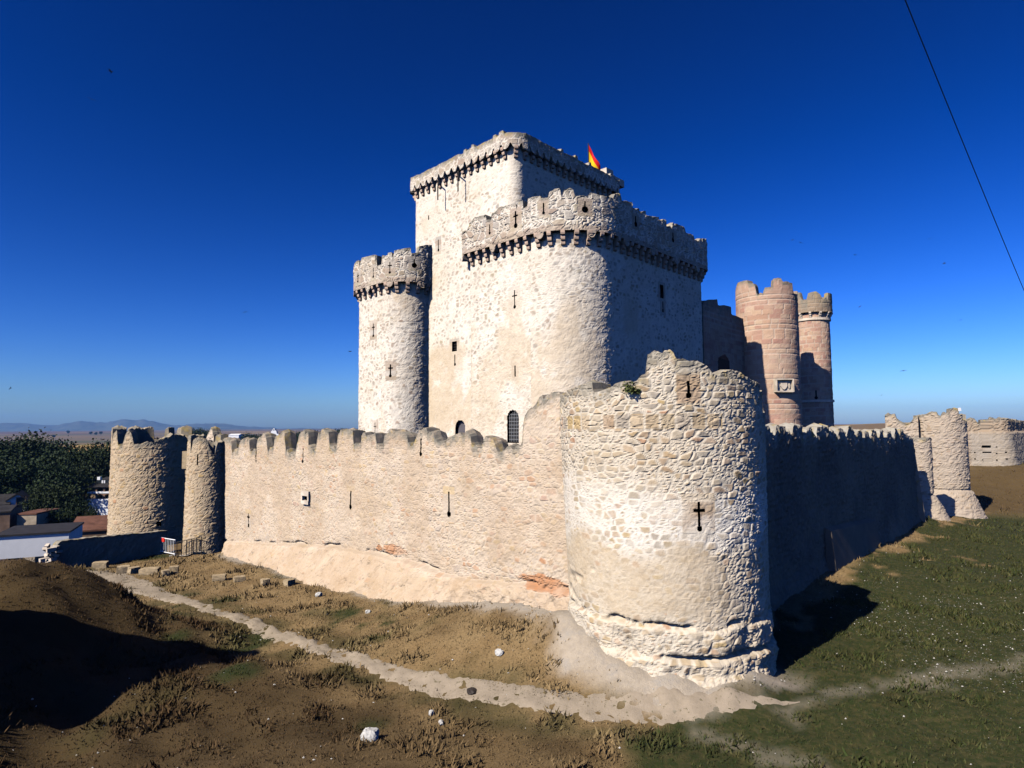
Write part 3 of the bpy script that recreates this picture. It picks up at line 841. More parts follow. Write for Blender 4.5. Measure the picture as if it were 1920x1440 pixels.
def leaf_cloud(center, rad, n, size, seed, squash=(1, 1, 1), clumps=14):
    r = np.random.default_rng(seed)
    cc = r.normal(0, 1, (clumps, 3)); cc /= np.linalg.norm(cc, axis=1)[:, None]; cc *= r.uniform(.25, .85, (clumps, 1))
    k = r.integers(0, clumps, n)
    p = cc[k] + r.normal(0, .19, (n, 3)) * r.uniform(.7, 1.3, (clumps, 1))[k]
    p = p * np.array(squash) * rad + np.array(center)
    a = r.normal(0, 1, (n, 3)); a /= np.linalg.norm(a, axis=1)[:, None]
    b = np.cross(a, r.normal(0, 1, (n, 3))); b /= np.linalg.norm(b, axis=1)[:, None]
    s = size * r.uniform(.6, 1.4, (n, 1))
    V = np.stack([p - a * s, p - b * s * .6, p + a * s, p + b * s * .6], 1).reshape(-1, 3)
    return V, np.arange(n * 4).reshape(-1, 4)
V, Fq = leaf_cloud((0, 0, 0), .26, 260, .045, 5, (1.2, .7, .8))
tag(finish('wall_shrub', mesh_np('wall_shrub', V, Fq), M['shrub'], None, sp + np.array([-.05, -.1, .12])), 'small dark green shrub rooted in the broken top of the nearest round tower', 'plant')

# ================================================================== LONG SUNLIT CURTAIN WALL
W1 = J0 - Ld * 1.2; W0 = J0 + Ld * 33.3
pl = Path.line(W0, W1)
cw = thing('curtain_wall', (*J0, -7), 'long sunlit rubble curtain wall with worn merlons between the turret and the nearest round tower', 'wall')
LW = [(424, 824), (433, 824), (436, 846), (446, 846), (449, 827), (462, 821), (467, 827), (468, 844), (480, 845), (483, 824), (490, 817), (499, 817), (502, 842), (511, 843), (516, 818), (531, 810), (534, 816), (536, 846),
      (554, 846), (559, 818), (563, 811), (577, 811), (579, 840), (592, 840), (596, 812), (603, 808), (615, 809), (617, 838), (630, 838), (634, 809), (650, 806), (662, 807), (664, 834), (677, 836), (678, 817), (690, 815), (704, 814), (707, 835), (719, 836),
      (722, 814), (735, 808), (752, 809), (764, 822), (766, 834), (777, 834), (782, 815), (800, 808), (811, 811), (820, 833), (834, 834), (840, 818), (860, 810), (877, 816), (885, 834), (897, 836), (905, 824), (915, 821), (925, 826), (934, 846), (941, 847), (947, 841), (965, 838), (979, 834), (982, 783), (992, 775), (1002, 760), (1016, 745), (1031, 740), (1047, 739), (1075, 738)]
ul, zl = pl.prof(LW)
def lw_top(U): return np.interp(U, ul, zl) + (fbm(U * 3.5, U * 0, 71, 4) - .5) * .40 + (hsh(np.floor(U / .22), U * 0, 72) - .5) * .16
LED = [(428, 1016), (520, 1019), (620, 1023), (700, 1032), (760, 1048), (860, 1080), (940, 1088), (1000, 1098), (1066, 1102)]
ule, zle = pl.prof(LED)
def lw_batter(u, z):
    zl_ = np.interp(u, ule, zle) + (fbm(u * .9, u * 0, 73) - .5) * .28
    near = sstep(pl.len - 9, pl.len - 6, u)
    below = np.maximum(0, zl_ - z)
    b = (.22 * sstep(0, .12, below) + below * (.62 - .42 * near)) * sstep(.2, 1.5, u)
    b = b - .14 * np.exp(-((z - zl_ - .05) / .08) ** 2) * sstep(.46, .58, fbm(u * .8, z * 0, 74))
    return b + (fbm(u * .25, z * .4, 75) - .5) * .16 + (fbm(u * 2.2, z * 2.2, 76, 4) - .5) * .30 * sstep(0, .3, below)
scars = [(pl.hit(742, 1030), 1.15, .30), (pl.hit(1022, 1093), 1.5, .34), (pl.hit(712, 1027), .35, .2)]
def lw_zone(u, z, A, tz):
    n = fbm(u * .4, z * .6, 34, 4)
    zl_ = np.interp(u, ule, zle)
    A['cover'] = np.maximum(sstep(.15, -.25, z - zl_ + (n - .5) * .8) * (.45 + .9 * (fbm(u * 1.1, z * 1.1, 39, 4) - .25)), .62 * sstep(.45, .65, n) * sstep(-3.0, -2.2, z - (n - .5) * 2))
    A['cover'] = np.maximum(A['cover'], .08 + .42 * sstep(.4, .65, fbm(u * .5, z * .5, 88, 4)))
    for (su, sz), w, h in scars:
        k = sstep(1.1, .75, np.hypot((u - su) / w, (z - sz) / h) + (fbm(u * 2, z * 2, 36) - .5) * .9)
        A['rnd'] = np.where(k > .4, 1.0, A['rnd']); A['stone'] = np.maximum(A['stone'], k); A['cover'] *= 1 - k; A['relief'] = A['relief'] + k * 1.2
    A['stone'] = A['stone'] * (.55 + .45 * sstep(.3, .6, fbm(u * .7, z * .7, 37)))
    A['relief'] *= .55 + .6 * n
    g = np.exp(-(((u - rw.u) / .5) ** 2 + ((z - rw.z - .05) / .38) ** 2) ** 2)
    A['cover'] = np.maximum(A['cover'], g)
rw = Hole(pl, 575, 934, 'rect', .62, .26, False)
lh = [Hole(pl, 466, 975, 'cross', .12, .95), Hole(pl, 658, 937, 'slit', .12, .95), Hole(pl, 842, 945, 'slit', .11, 1.05), Hole(pl, 480, 853, 'slit', .09, 1.0, False), Hole(pl, 568, 854, 'slit', .09, .85, False), Hole(pl, 790, 838, 'slit', .09, .8, False), rw]
ribbon('wall', M['curtain'], cw, pl, .065, .065, -10, lw_top, .75, lambda u, z: mixed(u, z, .36, .21, 12), .026, .03, lw_batter, lh, lw_zone, 12, .03, .55, capn=.3)
# pale stone frame round the small window
c_, n_, t_ = pl.cx(rw.u, rw.z, .05)
fr = MB()
fr.box(c_ + np.array([0, 0, .28]), n_ * .18, t_ * .98, (0, 0, .28)); fr.box(c_ + np.array([0, 0, -.24]), n_ * .18, t_ * .9, (0, 0, .2))
for s in (-1, 1): fr.box(c_ + t_ * s * .40, n_ * .16, t_ * .17, (0, 0, .27))
fr.build('window_frame', M['trim_pale'], cw)

# ================================================================== SHADED RIGHT-HAND CURTAIN WALL
R0 = CT + nR * 1.0 + Rd * 1.5
pr = Path.line(R0, R0 + Rd * 34.6)
rwall = thing('curtain_wall', (*R0, -8), 'dark shaded curtain wall with narrow merlons running right from the nearest round tower', 'wall')
RM = [(1430, 819)]
for cxm, hw, ty in ((1438, 11, 797), (1466, 11, 798), (1495, 11, 797), (1517, 8, 802), (1545, 13, 798), (1577, 6, 802), (1594, 5, 800), (1610, 4.5, 806), (1624, 4, 809), (1639, 4, 805), (1653, 4, 807), (1667, 4, 808), (1680, 3, 803), (1691, 3, 805)):
    RM += [(cxm - hw - .5, 820), (cxm - hw, ty + 2), (cxm - hw * .3, ty), (cxm + hw * .7, ty + 1), (cxm + hw, ty + 5), (cxm + hw + .5, 820)]
RM += [(1704, 818), (1712, 822), (1722, 826)]
ur, zr = pr.prof(RM)
ribbon('wall', M['shaded_rubble'], rwall, pr, .12, .12, -10, lambda U: np.interp(U, ur, zr) + (fbm(U * 4, U * 0, 81, 3) - .5) * .2, .8, lambda u, z: rubble(u, z, .4, .24, 22), .07, .05,
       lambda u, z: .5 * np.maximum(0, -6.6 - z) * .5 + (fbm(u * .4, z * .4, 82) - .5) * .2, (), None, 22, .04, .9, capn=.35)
g0, g1 = pr.hit(1545, 1000)[0], pr.hit(1632, 1000)[0]
p0, nn, tt = pr.cx(g0, -6.9, .05); p1 = pr.cx(g1, -6.5, .05)[0]
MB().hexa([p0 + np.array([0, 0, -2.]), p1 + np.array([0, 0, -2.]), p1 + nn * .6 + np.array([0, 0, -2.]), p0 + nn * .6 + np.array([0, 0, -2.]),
           p0 + np.array([0, 0, 1.75]), p1 + np.array([0, 0, .9]), p1 + nn * .3 + np.array([0, 0, .75]), p0 + nn * .3 + np.array([0, 0, 1.6])]).build('buttress', M['shaded_rubble'], rwall)

# ================================================================== KEEP
K0 = np.array([.30, 43.78])
kp = [K0, K0 + Rd * 13.0, K0 + Rd * 13.0 + Ld * 12.1, K0 + Ld * 12.1]
pk = Path.poly(kp, [.8, .6, .6, .5])
keep = thing('castle_keep', (*(K0 + Rd * 6.5 + Ld * 6), -8), 'tall square castle keep of limed rubble, the highest block, ringed by a low corbelled parapet', 'keep')
def limed(su, sz, seed, thr=.055):
    def f(u, z):
        return mixed(u, z, su * 1.12, sz * 1.1, seed)
    return f
def keep_zone(u, z, A, tz):
    n = fbm(u * .35, z * .25, 38, 4)
    A['cover'] = .85 * sstep(.48, .62, n + .10 * sstep(9, 4, z) - .16 * sstep(11, 14, z)) * sstep(.15, .4, fbm(u * 1.4, z * 1.4, 39) )
    lime = sstep(.52, .66, fbm(u * .3 + 7, z * .3, 40, 4))
    A['stone'] *= (1 - .65 * lime) * (.55 + .45 * sstep(.1, .6, hsh(np.round(A['rnd'] * 991), A['rnd'] * 0, 71)))
kh = [Hole(pk, 852, 650, 'rect', .62, .78), Hole(pk, 853, 675, 'slit', .10, .85), Hole(pk, 863, 806, 'arch', 1.15, 1.5, False), Hole(pk, 822, 460, 'slit', .10, .95), Hole(pk, 804, 408, 'line', .12, .4, False)]
ribbon('wall', M['keep'], keep, pk, .085, .085, -8.5, 20.0, 1.2, limed(.40, .26, 32), .013, .055, None, kh, keep_zone, 32, .02, 0)
# the low parapet with a scalloped lower edge
pkp = Path.poly([K0 + (nL + nR) * .44, kp[1] + (nR - nL) * .44, kp[2] - (nL + nR) * .44, kp[3] + (nL - nR) * .44], [1.3, 1.1, 1.1, 1.0])
NK = int(round(pkp.len / .80)); PK = pkp.len / NK
def scallop(z, pitch, depth):
    def f(U):
        w = np.mod(U, pitch) / pitch * 2 - 1
        return z + depth - depth * np.sqrt(np.clip(1 - (w / .78) ** 2, 0, 1))
    return f
def keep_top(U):
    return 20.72 + (fbm(U * 1.3, U * 0, 44, 3) - .5) * .22 + .22 * (hsh(np.floor(U / .3), U * 0, 45) > .86)
ribbon('parapet', M['keep'], keep, pkp, .075, .08, scallop(19.55, PK, .38), keep_top, .6, limed(.5, .45, 33), .02, .03, None, (), None, 33, .03, .5, capn=.15)
corbels(pk, [k * pk.len / NK for k in range(NK)], 19.78, keep, .42, .80, .26)
deck('roof_deck', pkp, 19.75, keep, .5)
tp = pk.cx(pk.hit(1142, 335)[0], 20.7)[0]
mm_ = MB()
mm_.box(tp + np.array([*(-nR * .2), .35]), (*(Rd * 1.0), 0), (*(nR * .6), 0), (0, 0, .95)); mm_.box(tp + np.array([*(Rd * 1.3 - nR * .15), .1]), (*(Rd * 1.6), 0), (*(nR * .6), 0), (0, 0, .6))
mm_.build('merlon', M['trim_pale'], keep)
for px_, py_ in ((835, 318), (873, 305)):                           # rusty spouts on the sunlit face
    u_, z_ = pk.hit(px_, py_)
    a, n_, t_ = pk.cx(u_, 19.2)
    MB().tube([a + t_ * -.9 + n_ * .15 + np.array([0, 0, .35]), a + n_ * .7 + np.array([0, 0, .05]), a + n_ * .75 + np.array([0, 0, -.5]), a + n_ * .75 + np.array([0, 0, -1.5])], .055).build('water_spout', M['iron'], keep)
# ================================================================== ROUND-CORNERED TOWER
A0 = np.array([4.0, 39.5])
mp = [A0, A0 + Rd * 17.7, A0 + Rd * 17.7 + Ld * 10.3, A0 + Ld * 10.3]
pmid = Path.poly(mp, [3.7, .5, .5, .4])
mid = thing('battlement_tower', (*(A0 + Rd * 8 + Ld * 5), -8), 'broad limed tower with rounded corner and corbelled battlement before the tall keep', 'tower')
def mid_zone(u, z, A, tz):
    keep_zone(u + 31, z + 3, A, tz)
    A['cover'] *= .8 * sstep(12, 6, z)
mh = [Hole(pmid, 965, 561, 'cross', .11, 1.25, True, .26), Hole(pmid, 966, 696, 'line', .12, .75, True, .26), Hole(pmid, 962, 799, 'arch', 1.15, 2.2, False, .27), Hole(pmid, 1241, 547, 'rect', .55, 1.05), Hole(pmid, 1243, 575, 'slit', .11, .8)]
ribbon('wall', M['keep'], mid, pmid, .085, .085, -8.5, 13.3, 1.2, limed(.40, .26, 42), .016, .055, None, mh, mid_zone, 42, .03, 0)
pmp = Path.poly([A0 + (nL + nR) * .50, mp[1] + (nR - nL) * .50, mp[2] - (nL + nR) * .50, mp[3] + (nL - nR) * .50], [4.3, .9, .9, .7])
MT = [(876, 432), (880, 420), (890, 408), (908, 404), (912, 402), (913, 413), (921, 412), (923, 400), (932, 396), (935, 389), (955, 384), (967, 383), (968, 392), (972, 377), (990, 372), (1010, 367), (1013, 366), (1015, 372), (1027, 371), (1030, 359), (1040, 354), (1050, 353), (1053, 371), (1056, 356),
      (1068, 352), (1075, 355), (1078, 368), (1100, 368), (1110, 361), (1122, 364), (1135, 368), (1150, 371), (1153, 364), (1164, 363), (1165, 376), (1185, 378), (1187, 390), (1198, 392), (1200, 396), (1210, 396), (1213, 404), (1235, 407), (1237, 412), (1249, 412), (1250, 424), (1260, 426), (1262, 418), (1283, 425), (1286, 436), (1300, 440), (1303, 450), (1310, 452), (1313, 446), (1325, 448), (1327, 455)]
um, zm = pmp.prof(MT)
bk = crenels(14.6, .6, 1.9, .7, 5)
def mid_top(U):
    return np.where((U < um[0]) | (U > um[-1]), bk(U), np.interp(U, um, zm)) + (fbm(U * 5, U * 0, 46, 2) - .5) * .1
NM = int(round(pmp.len / .88)); PM = pmp.len / NM
def mid_base(U):
    k = np.floor(U / PM); s = (np.mod(k, 4) == 1)
    w = np.mod(U, PM) / PM * 2 - 1
    return 12.72 - np.where(s, .45 * np.sqrt(np.clip(1 - (w / .7) ** 2, 0, 1)), 0)
ph = [Hole(pmp, 967, 411, 'cross', .15, 1.15), Hole(pmp, 918, 430, 'slit', .09, .7), Hole(pmp, 1019, 391, 'slit', .09, .75), Hole(pmp, 1097, 388, 'keyhole', .12, .75), Hole(pmp, 1262, 445, 'slit', .16, .7), Hole(pmp, 1192, 415, 'slit', .16, .7)]
def par_zone(u, z, A, tz):
    A['cover'] *= 0
    A['rnd'] = np.where(z < 13.1, .45 + .1 * A['rnd'], A['rnd']); A['stone'] = np.where(z < 13.05, .9, A['stone'])
ribbon('battlement', M['keep'], mid, pmp, .075, .075, mid_base, mid_top, .55, limed(.55, .42, 43), .05, .045, None, ph, par_zone, 43, .03, .3, capn=.2)
corbels(pmid, [k * pmid.len / NM for k in range(NM)], 12.75, mid, .48, .92, .28)
deck('roof_deck', pmp, 12.8, mid, .45)
# iron grille in the arched window
ha = mh[2]
c_, n_, t_ = pmid.cx(ha.u, ha.z, -.17)
gr = MB()
for k in np.linspace(-.48, .48, 7): gr.tube([c_ + t_ * k + np.array([0, 0, -1.05]), c_ + t_ * k + np.array([0, 0, 1.1 - abs(k) * .7])], .022, 5)
for k in np.linspace(-.9, .8, 8): gr.tube([c_ - t_ * .56 + np.array([0, 0, k]), c_ + t_ * .56 + np.array([0, 0, k])], .022, 5)
gr.build('iron_grille', M['steel'], mid)
# blind stone infill of the low arch in the keep
hb = kh[2]
c_, n_, t_ = pk.cx(hb.u, hb.z, -.35)
MB().box(c_, n_ * .1, t_ * 1.2, (0, 0, 1.6)).build('arch_shutter', plain('grey_shutter', (.10, .09, .095), .8, .15, 2, .1), keep)
hb = kh[0]
c_, n_, t_ = pk.cx(hb.u, hb.z, -.2)
wb = MB()
for k in (-.15, .15): wb.tube([c_ + t_ * k + np.array([0, 0, -.42]), c_ + t_ * k + np.array([0, 0, .42])], .02, 5)
for k in (-.2, .0, .2): wb.tube([c_ - t_ * .33 + np.array([0, 0, k]), c_ + t_ * .33 + np.array([0, 0, k])], .02, 5)
wb.build('window_bars', M['iron'], keep)

# ================================================================== FLANKING TOWER (left)
B0 = np.array([-8.65, 48.8])
fp = [B0, B0 + Rd * 5.0, B0 + Rd * 5.0 + Ld * 6.55, B0 + Ld * 6.55]
pf = Path.poly(fp, [2.3, .4, .4, 1.0])
fl = thing('battlement_tower', (*(B0 + Rd * 2.5 + Ld * 3), -8), 'slim limed tower with corbelled battlement at the left end of the keep', 'tower')
fh = [Hole(pf, 700, 619, 'cross', .11, 1.1), Hole(pf, 732, 695, 'cross', .11, 1.0), Hole(pf, 703, 804, 'cross', .09, 1.0)]
def fl_zone(u, z, A, tz):
    keep_zone(u + 70, z + 9, A, tz)
ribbon('wall', M['keep'], fl, pf, .09, .09, -8.5, 11.9, 1.2, limed(.40, .26, 52), .015, .055, None, fh, fl_zone, 52, .03, 0)
pfp = Path.poly([B0 + (nL + nR) * .46, fp[1] + (nR - nL) * .46, fp[2] - (nL + nR) * .46, fp[3] + (nL - nR) * .46], [2.8, .8, .8, 1.5])
FT = [(664, 497), (668, 489), (673, 488), (675, 502), (676, 488), (678, 483), (700, 478), (703, 479), (704, 492), (706, 482), (727, 474), (735, 473), (737, 487), (738, 470), (770, 464), (771, 475), (784, 474), (786, 462), (800, 459), (808, 459)]
uf, zf = pfp.prof(FT)
bkf = crenels(12.9, .8, 1.9, .6, 6)
NF = int(round(pfp.len / .88)); PF = pfp.len / NF
def fl_base(U):
    k = np.floor(U / PF); s = (np.mod(k, 3) == 1)
    w = np.mod(U, PF) / PF * 2 - 1
    return 11.42 - np.where(s, .4 * np.sqrt(np.clip(1 - (w / .7) ** 2, 0, 1)), 0)
fph = [Hole(pfp, 671, 521, 'cross', .09, .75), Hole(pfp, 700, 511, 'slit', .10, .85), Hole(pfp, 731, 502, 'cross', .09, .9), Hole(pfp, 777, 494, 'keyhole', .10, .7)]
def fpz(u, z, A, tz):
    A['cover'] *= 0
    A['rnd'] = np.where(z < 11.8, .45 + .1 * A['rnd'], A['rnd']); A['stone'] = np.where(z < 11.75, .9, A['stone'])
ribbon('battlement', M['keep'], fl, pfp, .08, .08, fl_base, lambda U: np.where((U < uf[0]) | (U > uf[-1]), bkf(U), np.interp(U, uf, zf)), .5, limed(.55, .42, 53), .04, .045, None, fph, fpz, 53, .03, .4, capn=.15)
corbels(pf, [k * pf.len / NF for k in range(NF)], 11.45, fl, .44, .85, .28)
deck('roof_deck', pfp, 11.9, fl, .45)

# ================================================================== ROSE TOWERS AND THEIR LINKING WALL
def rose(u, z): return ashlar(u, z, .85, .46, 62)
a0 = np.array([16.2, 53.2]); a1 = np.array([24.0, 62.6])
plink = Path.line(a0 - Rd * .3, a1)
lk = thing('linking_wall', (*a0, -8), 'dark shaded ashlar wall with stepped merlons between the limed tower and the thick rose tower', 'wall')
LT = [(1318, 572), (1321, 564), (1345, 561), (1346, 572), (1354, 574), (1357, 572), (1370, 575), (1372, 590), (1380, 592), (1386, 595)]
uk, zk = plink.prof(LT)
ribbon('wall', M['rose'], lk, plink, .15, .15, -8.5, lambda U: np.interp(U, uk, zk), 1.0, rose, .03, .03, None, (), None, 62, .03, 1.2, capn=.2)
lb = plink.cx(plink.hit(1350, 660)[0], 6.2, .1)[0]
MB().hexa([lb + np.array(p) for p in ((-1.2, -.9, -3.5), (.9, .6, -3.5), (.6, 1.0, -3.5), (-1.5, -.4, -3.5), (-1.2, -.9, -.2), (.9, .6, -.6), (.3, 1.4, 1.0), (-1.9, 0, 1.4))]).build('lean_to', M['slate'], lk)
TC = np.array([24.55, 61.0]); TR = 2.77
prt = Path.circle(TC, TR)
rt = thing('round_tower', (*TC, -8), 'thick round tower of rose ashlar with a ruined top and a square stone panel', 'tower')
RTp = [(1379, 545), (1383, 530), (1402, 525), (1403, 531), (1415, 532), (1417, 546), (1420, 555), (1425, 549), (1431, 551), (1433, 539), (1449, 538), (1450, 522), (1465, 521), (1467, 528), (1475, 528), (1486, 531), (1487, 545), (1489, 550)]
ut, zt = prt.prof(RTp)
def rt_top(U): return np.where((U < ut[0]) | (U > ut[-1]), 11.6 + .9 * (np.sin(U * 2.2) > 0), np.interp(U, ut, zt)) + (fbm(U * 4, U * 0, 47, 2) - .5) * .1
def rt_zone(u, z, A, tz):
    A['cover'] = .35 * np.exp(-((z - 5.6) / 1.1) ** 2)
    up = sstep(10.4, 11.6, z + (fbm(u, z, 48) - .5))
    A['rnd'] = A['rnd'] * (1 - up) + .75 * up
ribbon('wall', M['rose'], rt, prt, .11, .11, -8.5, rt_top, .8, rose, .035, .035, None, (), rt_zone, 63, .02, .5, capn=.2)
# framed coat-of-arms panel: a plain carved relief
u_, z_ = prt.hit(1468, 723)
c_, n_, t_ = prt.cx(u_, z_, .06)
pn = MB()
for s in (-1, 1):
    pn.box(c_ + t_ * s * .78 + n_ * .12, n_ * .5, t_ * .12, (0, 0, 1.2)); pn.box(c_ + np.array([0, 0, s * .56]) + n_ * .12, n_ * .5, t_ * 1.44, (0, 0, .12))
pno = pn.build('panel_frame', M['trim_pale'], rt)
cr = MB().box(c_ - n_ * .02, n_ * .12, t_ * 1.43, (0, 0, .99))
sh = [(-.3, .28), (.3, .28), (.3, -.05), (.17, -.28), (0, -.38), (-.17, -.28), (-.3, -.05)]
cr.prism([c_ + n_ * .02 + t_ * a + np.array([0, 0, b]) for a, b in sh], n_ * .14)
for s in (-1, 1): cr.prism([c_ + n_ * .02 + t_ * (s * .5 + .1 * math.cos(a)) + np.array([0, 0, .3 * math.sin(a)]) for a in np.linspace(0, 2 * math.pi, 9)[:-1]], n_ * .11)
cr.build('carved_panel', M['trim_pale'], rt)
SC = np.array([32.2, 68.0]); SR = 1.70
pst = Path.circle(SC, SR)
st_ = thing('round_turret', (*SC, -8), 'slender rose turret with a corbelled ring and crown of merlons, rightmost of the castle block', 'turret')
sl = [Hole(pst, 1530, 740, 'slit', .14, .9)]
ribbon('wall', M['rose'], st_, pst, .12, .12, -8.5, 11.75, .5, lambda u, z: ashlar(u, z, .6, .42, 64), .03, .035, None, sl, None, 64, .02, 0)
psp = Path.circle(SC, SR + .3)
STp = [(1489, 552), (1493, 548), (1499, 549), (1502, 560), (1505, 563), (1512, 563), (1515, 550), (1520, 548), (1530, 546), (1538, 552), (1542, 560), (1546, 560), (1549, 556), (1550, 560)]
us_, zs_ = psp.prof(STp)
ribbon('battlement', M['far'], st_, psp, .09, .1, 11.7, lambda U: np.where((U < us_[0]) | (U > us_[-1]), 12.8 + .9 * (np.sin(U * 2.6) > 0), np.interp(U, us_, zs_)), .45, lambda u, z: ashlar(u, z, .6, .42, 65), .03, .03, None, (), None, 65, .03, 1.4, capn=.2)
corbels(pst, [k * pst.len / 12 for k in range(12)], 11.73, st_, .34, .6, .22, M['trim_pale'])
for zc in (11.0, 2.4):
    q = Path.circle(SC, SR + .02)
    ribbon('string_course', M['trim_pale'], st_, q, .3, .2, zc - .12, zc + .12, .2, lambda u, z: (u * 0 + 1, u * 0 + .5), 0, .05, lambda u, z: .12 + u * 0, (), None, 66, 0, 0)

# ================================================================== LEFT OUTER TOWER AND TURRET
lc = np.array([-29.75, 53.1])
plt_ = Path.circle(lc, 2.9)
lt = thing('round_tower', (*lc, -9), 'brownish round tower with ragged hollow top at the far left outer corner', 'tower')
LTp = [(212, 815), (219, 808), (221, 835), (230, 836), (233, 818), (240, 805), (249, 818), (250, 832), (266, 832), (280, 829), (295, 825), (312, 820), (325, 815), (345, 815), (350, 822), (357, 838)]
ux, zx = plt_.prof(LTp)
def lt_top(U): return np.where((U < ux[0]) | (U > ux[-1]), .15 - .9 * (np.sin(U * 1.9) > .4), np.interp(U, ux, zx)) + (fbm(U * 4, U * 0, 49, 3) - .5) * .35
ribbon('wall', M['warm'], lt, plt_, .09, .09, -10.5, lt_top, .8, lambda u, z: mixed(u, z, .42, .27, 72), .035, .04, lambda u, z: .03 * np.maximum(0, -z) / 3, [Hole(plt_, 349, 978, 'slit', .14, .75), Hole(plt_, 297, 982, 'rect', .35, .35, False)], None, 72, .03, .6, capn=.4)
deck('roof_deck', plt_, -2.6, lt, .75)
tc_ = np.array([-22.4, 47.3])
ptt = Path.circle(tc_, 1.36)
tt_ = thing('round_turret', (*tc_, -9), 'narrow half-round rubble turret at the left end of the long sunlit wall', 'turret')
TTp = [(358, 850), (362, 824), (370, 821), (388, 823), (392, 838), (399, 850), (404, 851), (406, 831), (418, 827), (427, 827)]
uy, zy = ptt.prof(TTp)
ribbon('wall', M['warm'], tt_, ptt, .075, .08, -10, lambda U: np.where((U < uy[0]) | (U > uy[-1]), -.4 - .5 * (np.sin(U * 3) > 0), np.interp(U, uy, zy)) + (fbm(U * 4, U * 0, 50, 3) - .5) * .2, .5, lambda u, z: mixed(u, z, .38, .24, 73), .03, .04, lambda u, z: .02 * np.maximum(0, -z), [Hole(ptt, 371, 862, 'line', .09, .8, False)], None, 73, .025, .5, capn=.3)
deck('roof_deck', ptt, -2.4, tt_, .45)
# bretèche corbelled between the two, and a lit stub of wall behind
q0 = at(357, 862, 48.3)
bt = MB()
bt.box(q0, (.9, 0, 0), (0, .7, 0), (0, 0, 1.3)); bt.box(q0 + np.array([.05, 0, -.85]), (.6, 0, 0), (0, .5, 0), (0, 0, .4)); bt.box(q0 + np.array([.12, 0, -1.2]), (.35, 0, 0), (0, .4, 0), (0, 0, .3))
bt.build('stone_bracket', M['block'], tt_)
s0 = at(398, 818, 51.5)
pss = Path.line(s0[:2] - Rd * 0 + np.array([-1.1, .9]), s0[:2] + np.array([1.0, -.9]))
gs = thing('gate_wall', (*s0[:2], -8), 'pale ruined stub of wall rising behind the narrow turret', 'wall')
ribbon('wall', M['curtain'], gs, pss, .1, .1, -9.5, lambda U: .1 - .9 * np.abs(U - 1.2) + (fbm(U * 3, U * 0, 51) - .5) * .7, .7, lambda u, z: mixed(u, z, .38, .24, 74), .06, .045, None, (), None, 74, .04, .3, capn=.3)
# ================================================================== RIGHT OUTER TOWERS
bc = at(1729, 900, 51.4)[:2]
pb1 = Path.circle(bc, .78)
bt1 = thing('round_turret', (*bc, -7), 'thin brown buttress turret at the far end of the dark wall, with a spread foot', 'turret')
def foot(zf, k, lip): return lambda u, z: k * np.maximum(0, zf - z) + lip * sstep(zf + .05, zf - .1, z) - lip * .9 * np.exp(-((z - zf - .06) / .07) ** 2)
ribbon('wall', M['brown'], bt1, pb1, .08, .08, -9.5, lambda U: -1.2 + (fbm(U * 3, U * 0, 53) - .5) * .3, .4, lambda u, z: mixed(u, z, .4, .17, 75), .05, .05, foot(-5.7, .5, .1), (), None, 75, .05, .3, capn=.2)
rc = at(1766, 900, 58)[:2]
pb2 = Path.circle(rc, 2.08)
bt2 = thing('ruined_tower', (*rc, -7), 'ruined brown rubble tower with jagged top beyond the far end of the dark wall', 'tower')
BTp = [(1716, 800), (1717, 781), (1728, 779), (1734, 778), (1740, 773), (1756, 772), (1758, 778), (1765, 781), (1768, 774), (1778, 774), (1780, 779), (1781, 766), (1796, 765), (1797, 772), (1800, 790)]
ub, zb = pb2.prof(BTp)
ribbon('wall', M['brown'], bt2, pb2, .10, .10, -10, lambda U: np.where((U < ub[0]) | (U > ub[-1]), .2 + .5 * (np.sin(U * 2.1) > 0), np.interp(U, ub, zb)) + (fbm(U * 4, U * 0, 54, 2) - .5) * .15, .6, lambda u, z: mixed(u, z, .5, .2, 76), .05, .05, foot(-5.9, .42, .1), (), None, 76, .05, .3, capn=.3)
deck('roof_deck', pb2, -1.2, bt2, .55)
e0 = at(1660, 800, 58.4)[:2]; e1 = at(1722, 800, 57)[:2]
pb3 = Path.line(e0, e1)
gw = thing('gate_wall', (*e1, -7), 'broken wall piece with a dipped top joining the ruined brown tower on its left', 'wall')
GT = [(1656, 792), (1658, 778), (1678, 776), (1681, 785), (1690, 791), (1700, 793), (1708, 792), (1714, 783), (1724, 779)]
ug, zg = pb3.prof(GT)
ribbon('wall', M['brown'], gw, pb3, .1, .1, -8.5, lambda U: np.interp(U, ug, zg) + (fbm(U * 4, U * 0, 56, 2) - .5) * .15, .8, lambda u, z: mixed(u, z, .45, .22, 77), .07, .05, None, (), None, 77, .05, .5, capn=.3)
fld = at(1797, 768, 57.4)
tl = thing('floodlight', fld - np.array([0, 0, .45]), 'small white floodlight on top of the ruined brown tower', 'floodlight')
MB().tube([fld - np.array([.05, 0, .75]), fld - np.array([0, 0, .12])], .035).build('post', M['steel'], tl)
MB().box(fld, (.34, 0, .06), (0, .22, 0), (-.05, 0, .26)).build('lamp_housing', M['white_paint'], tl)
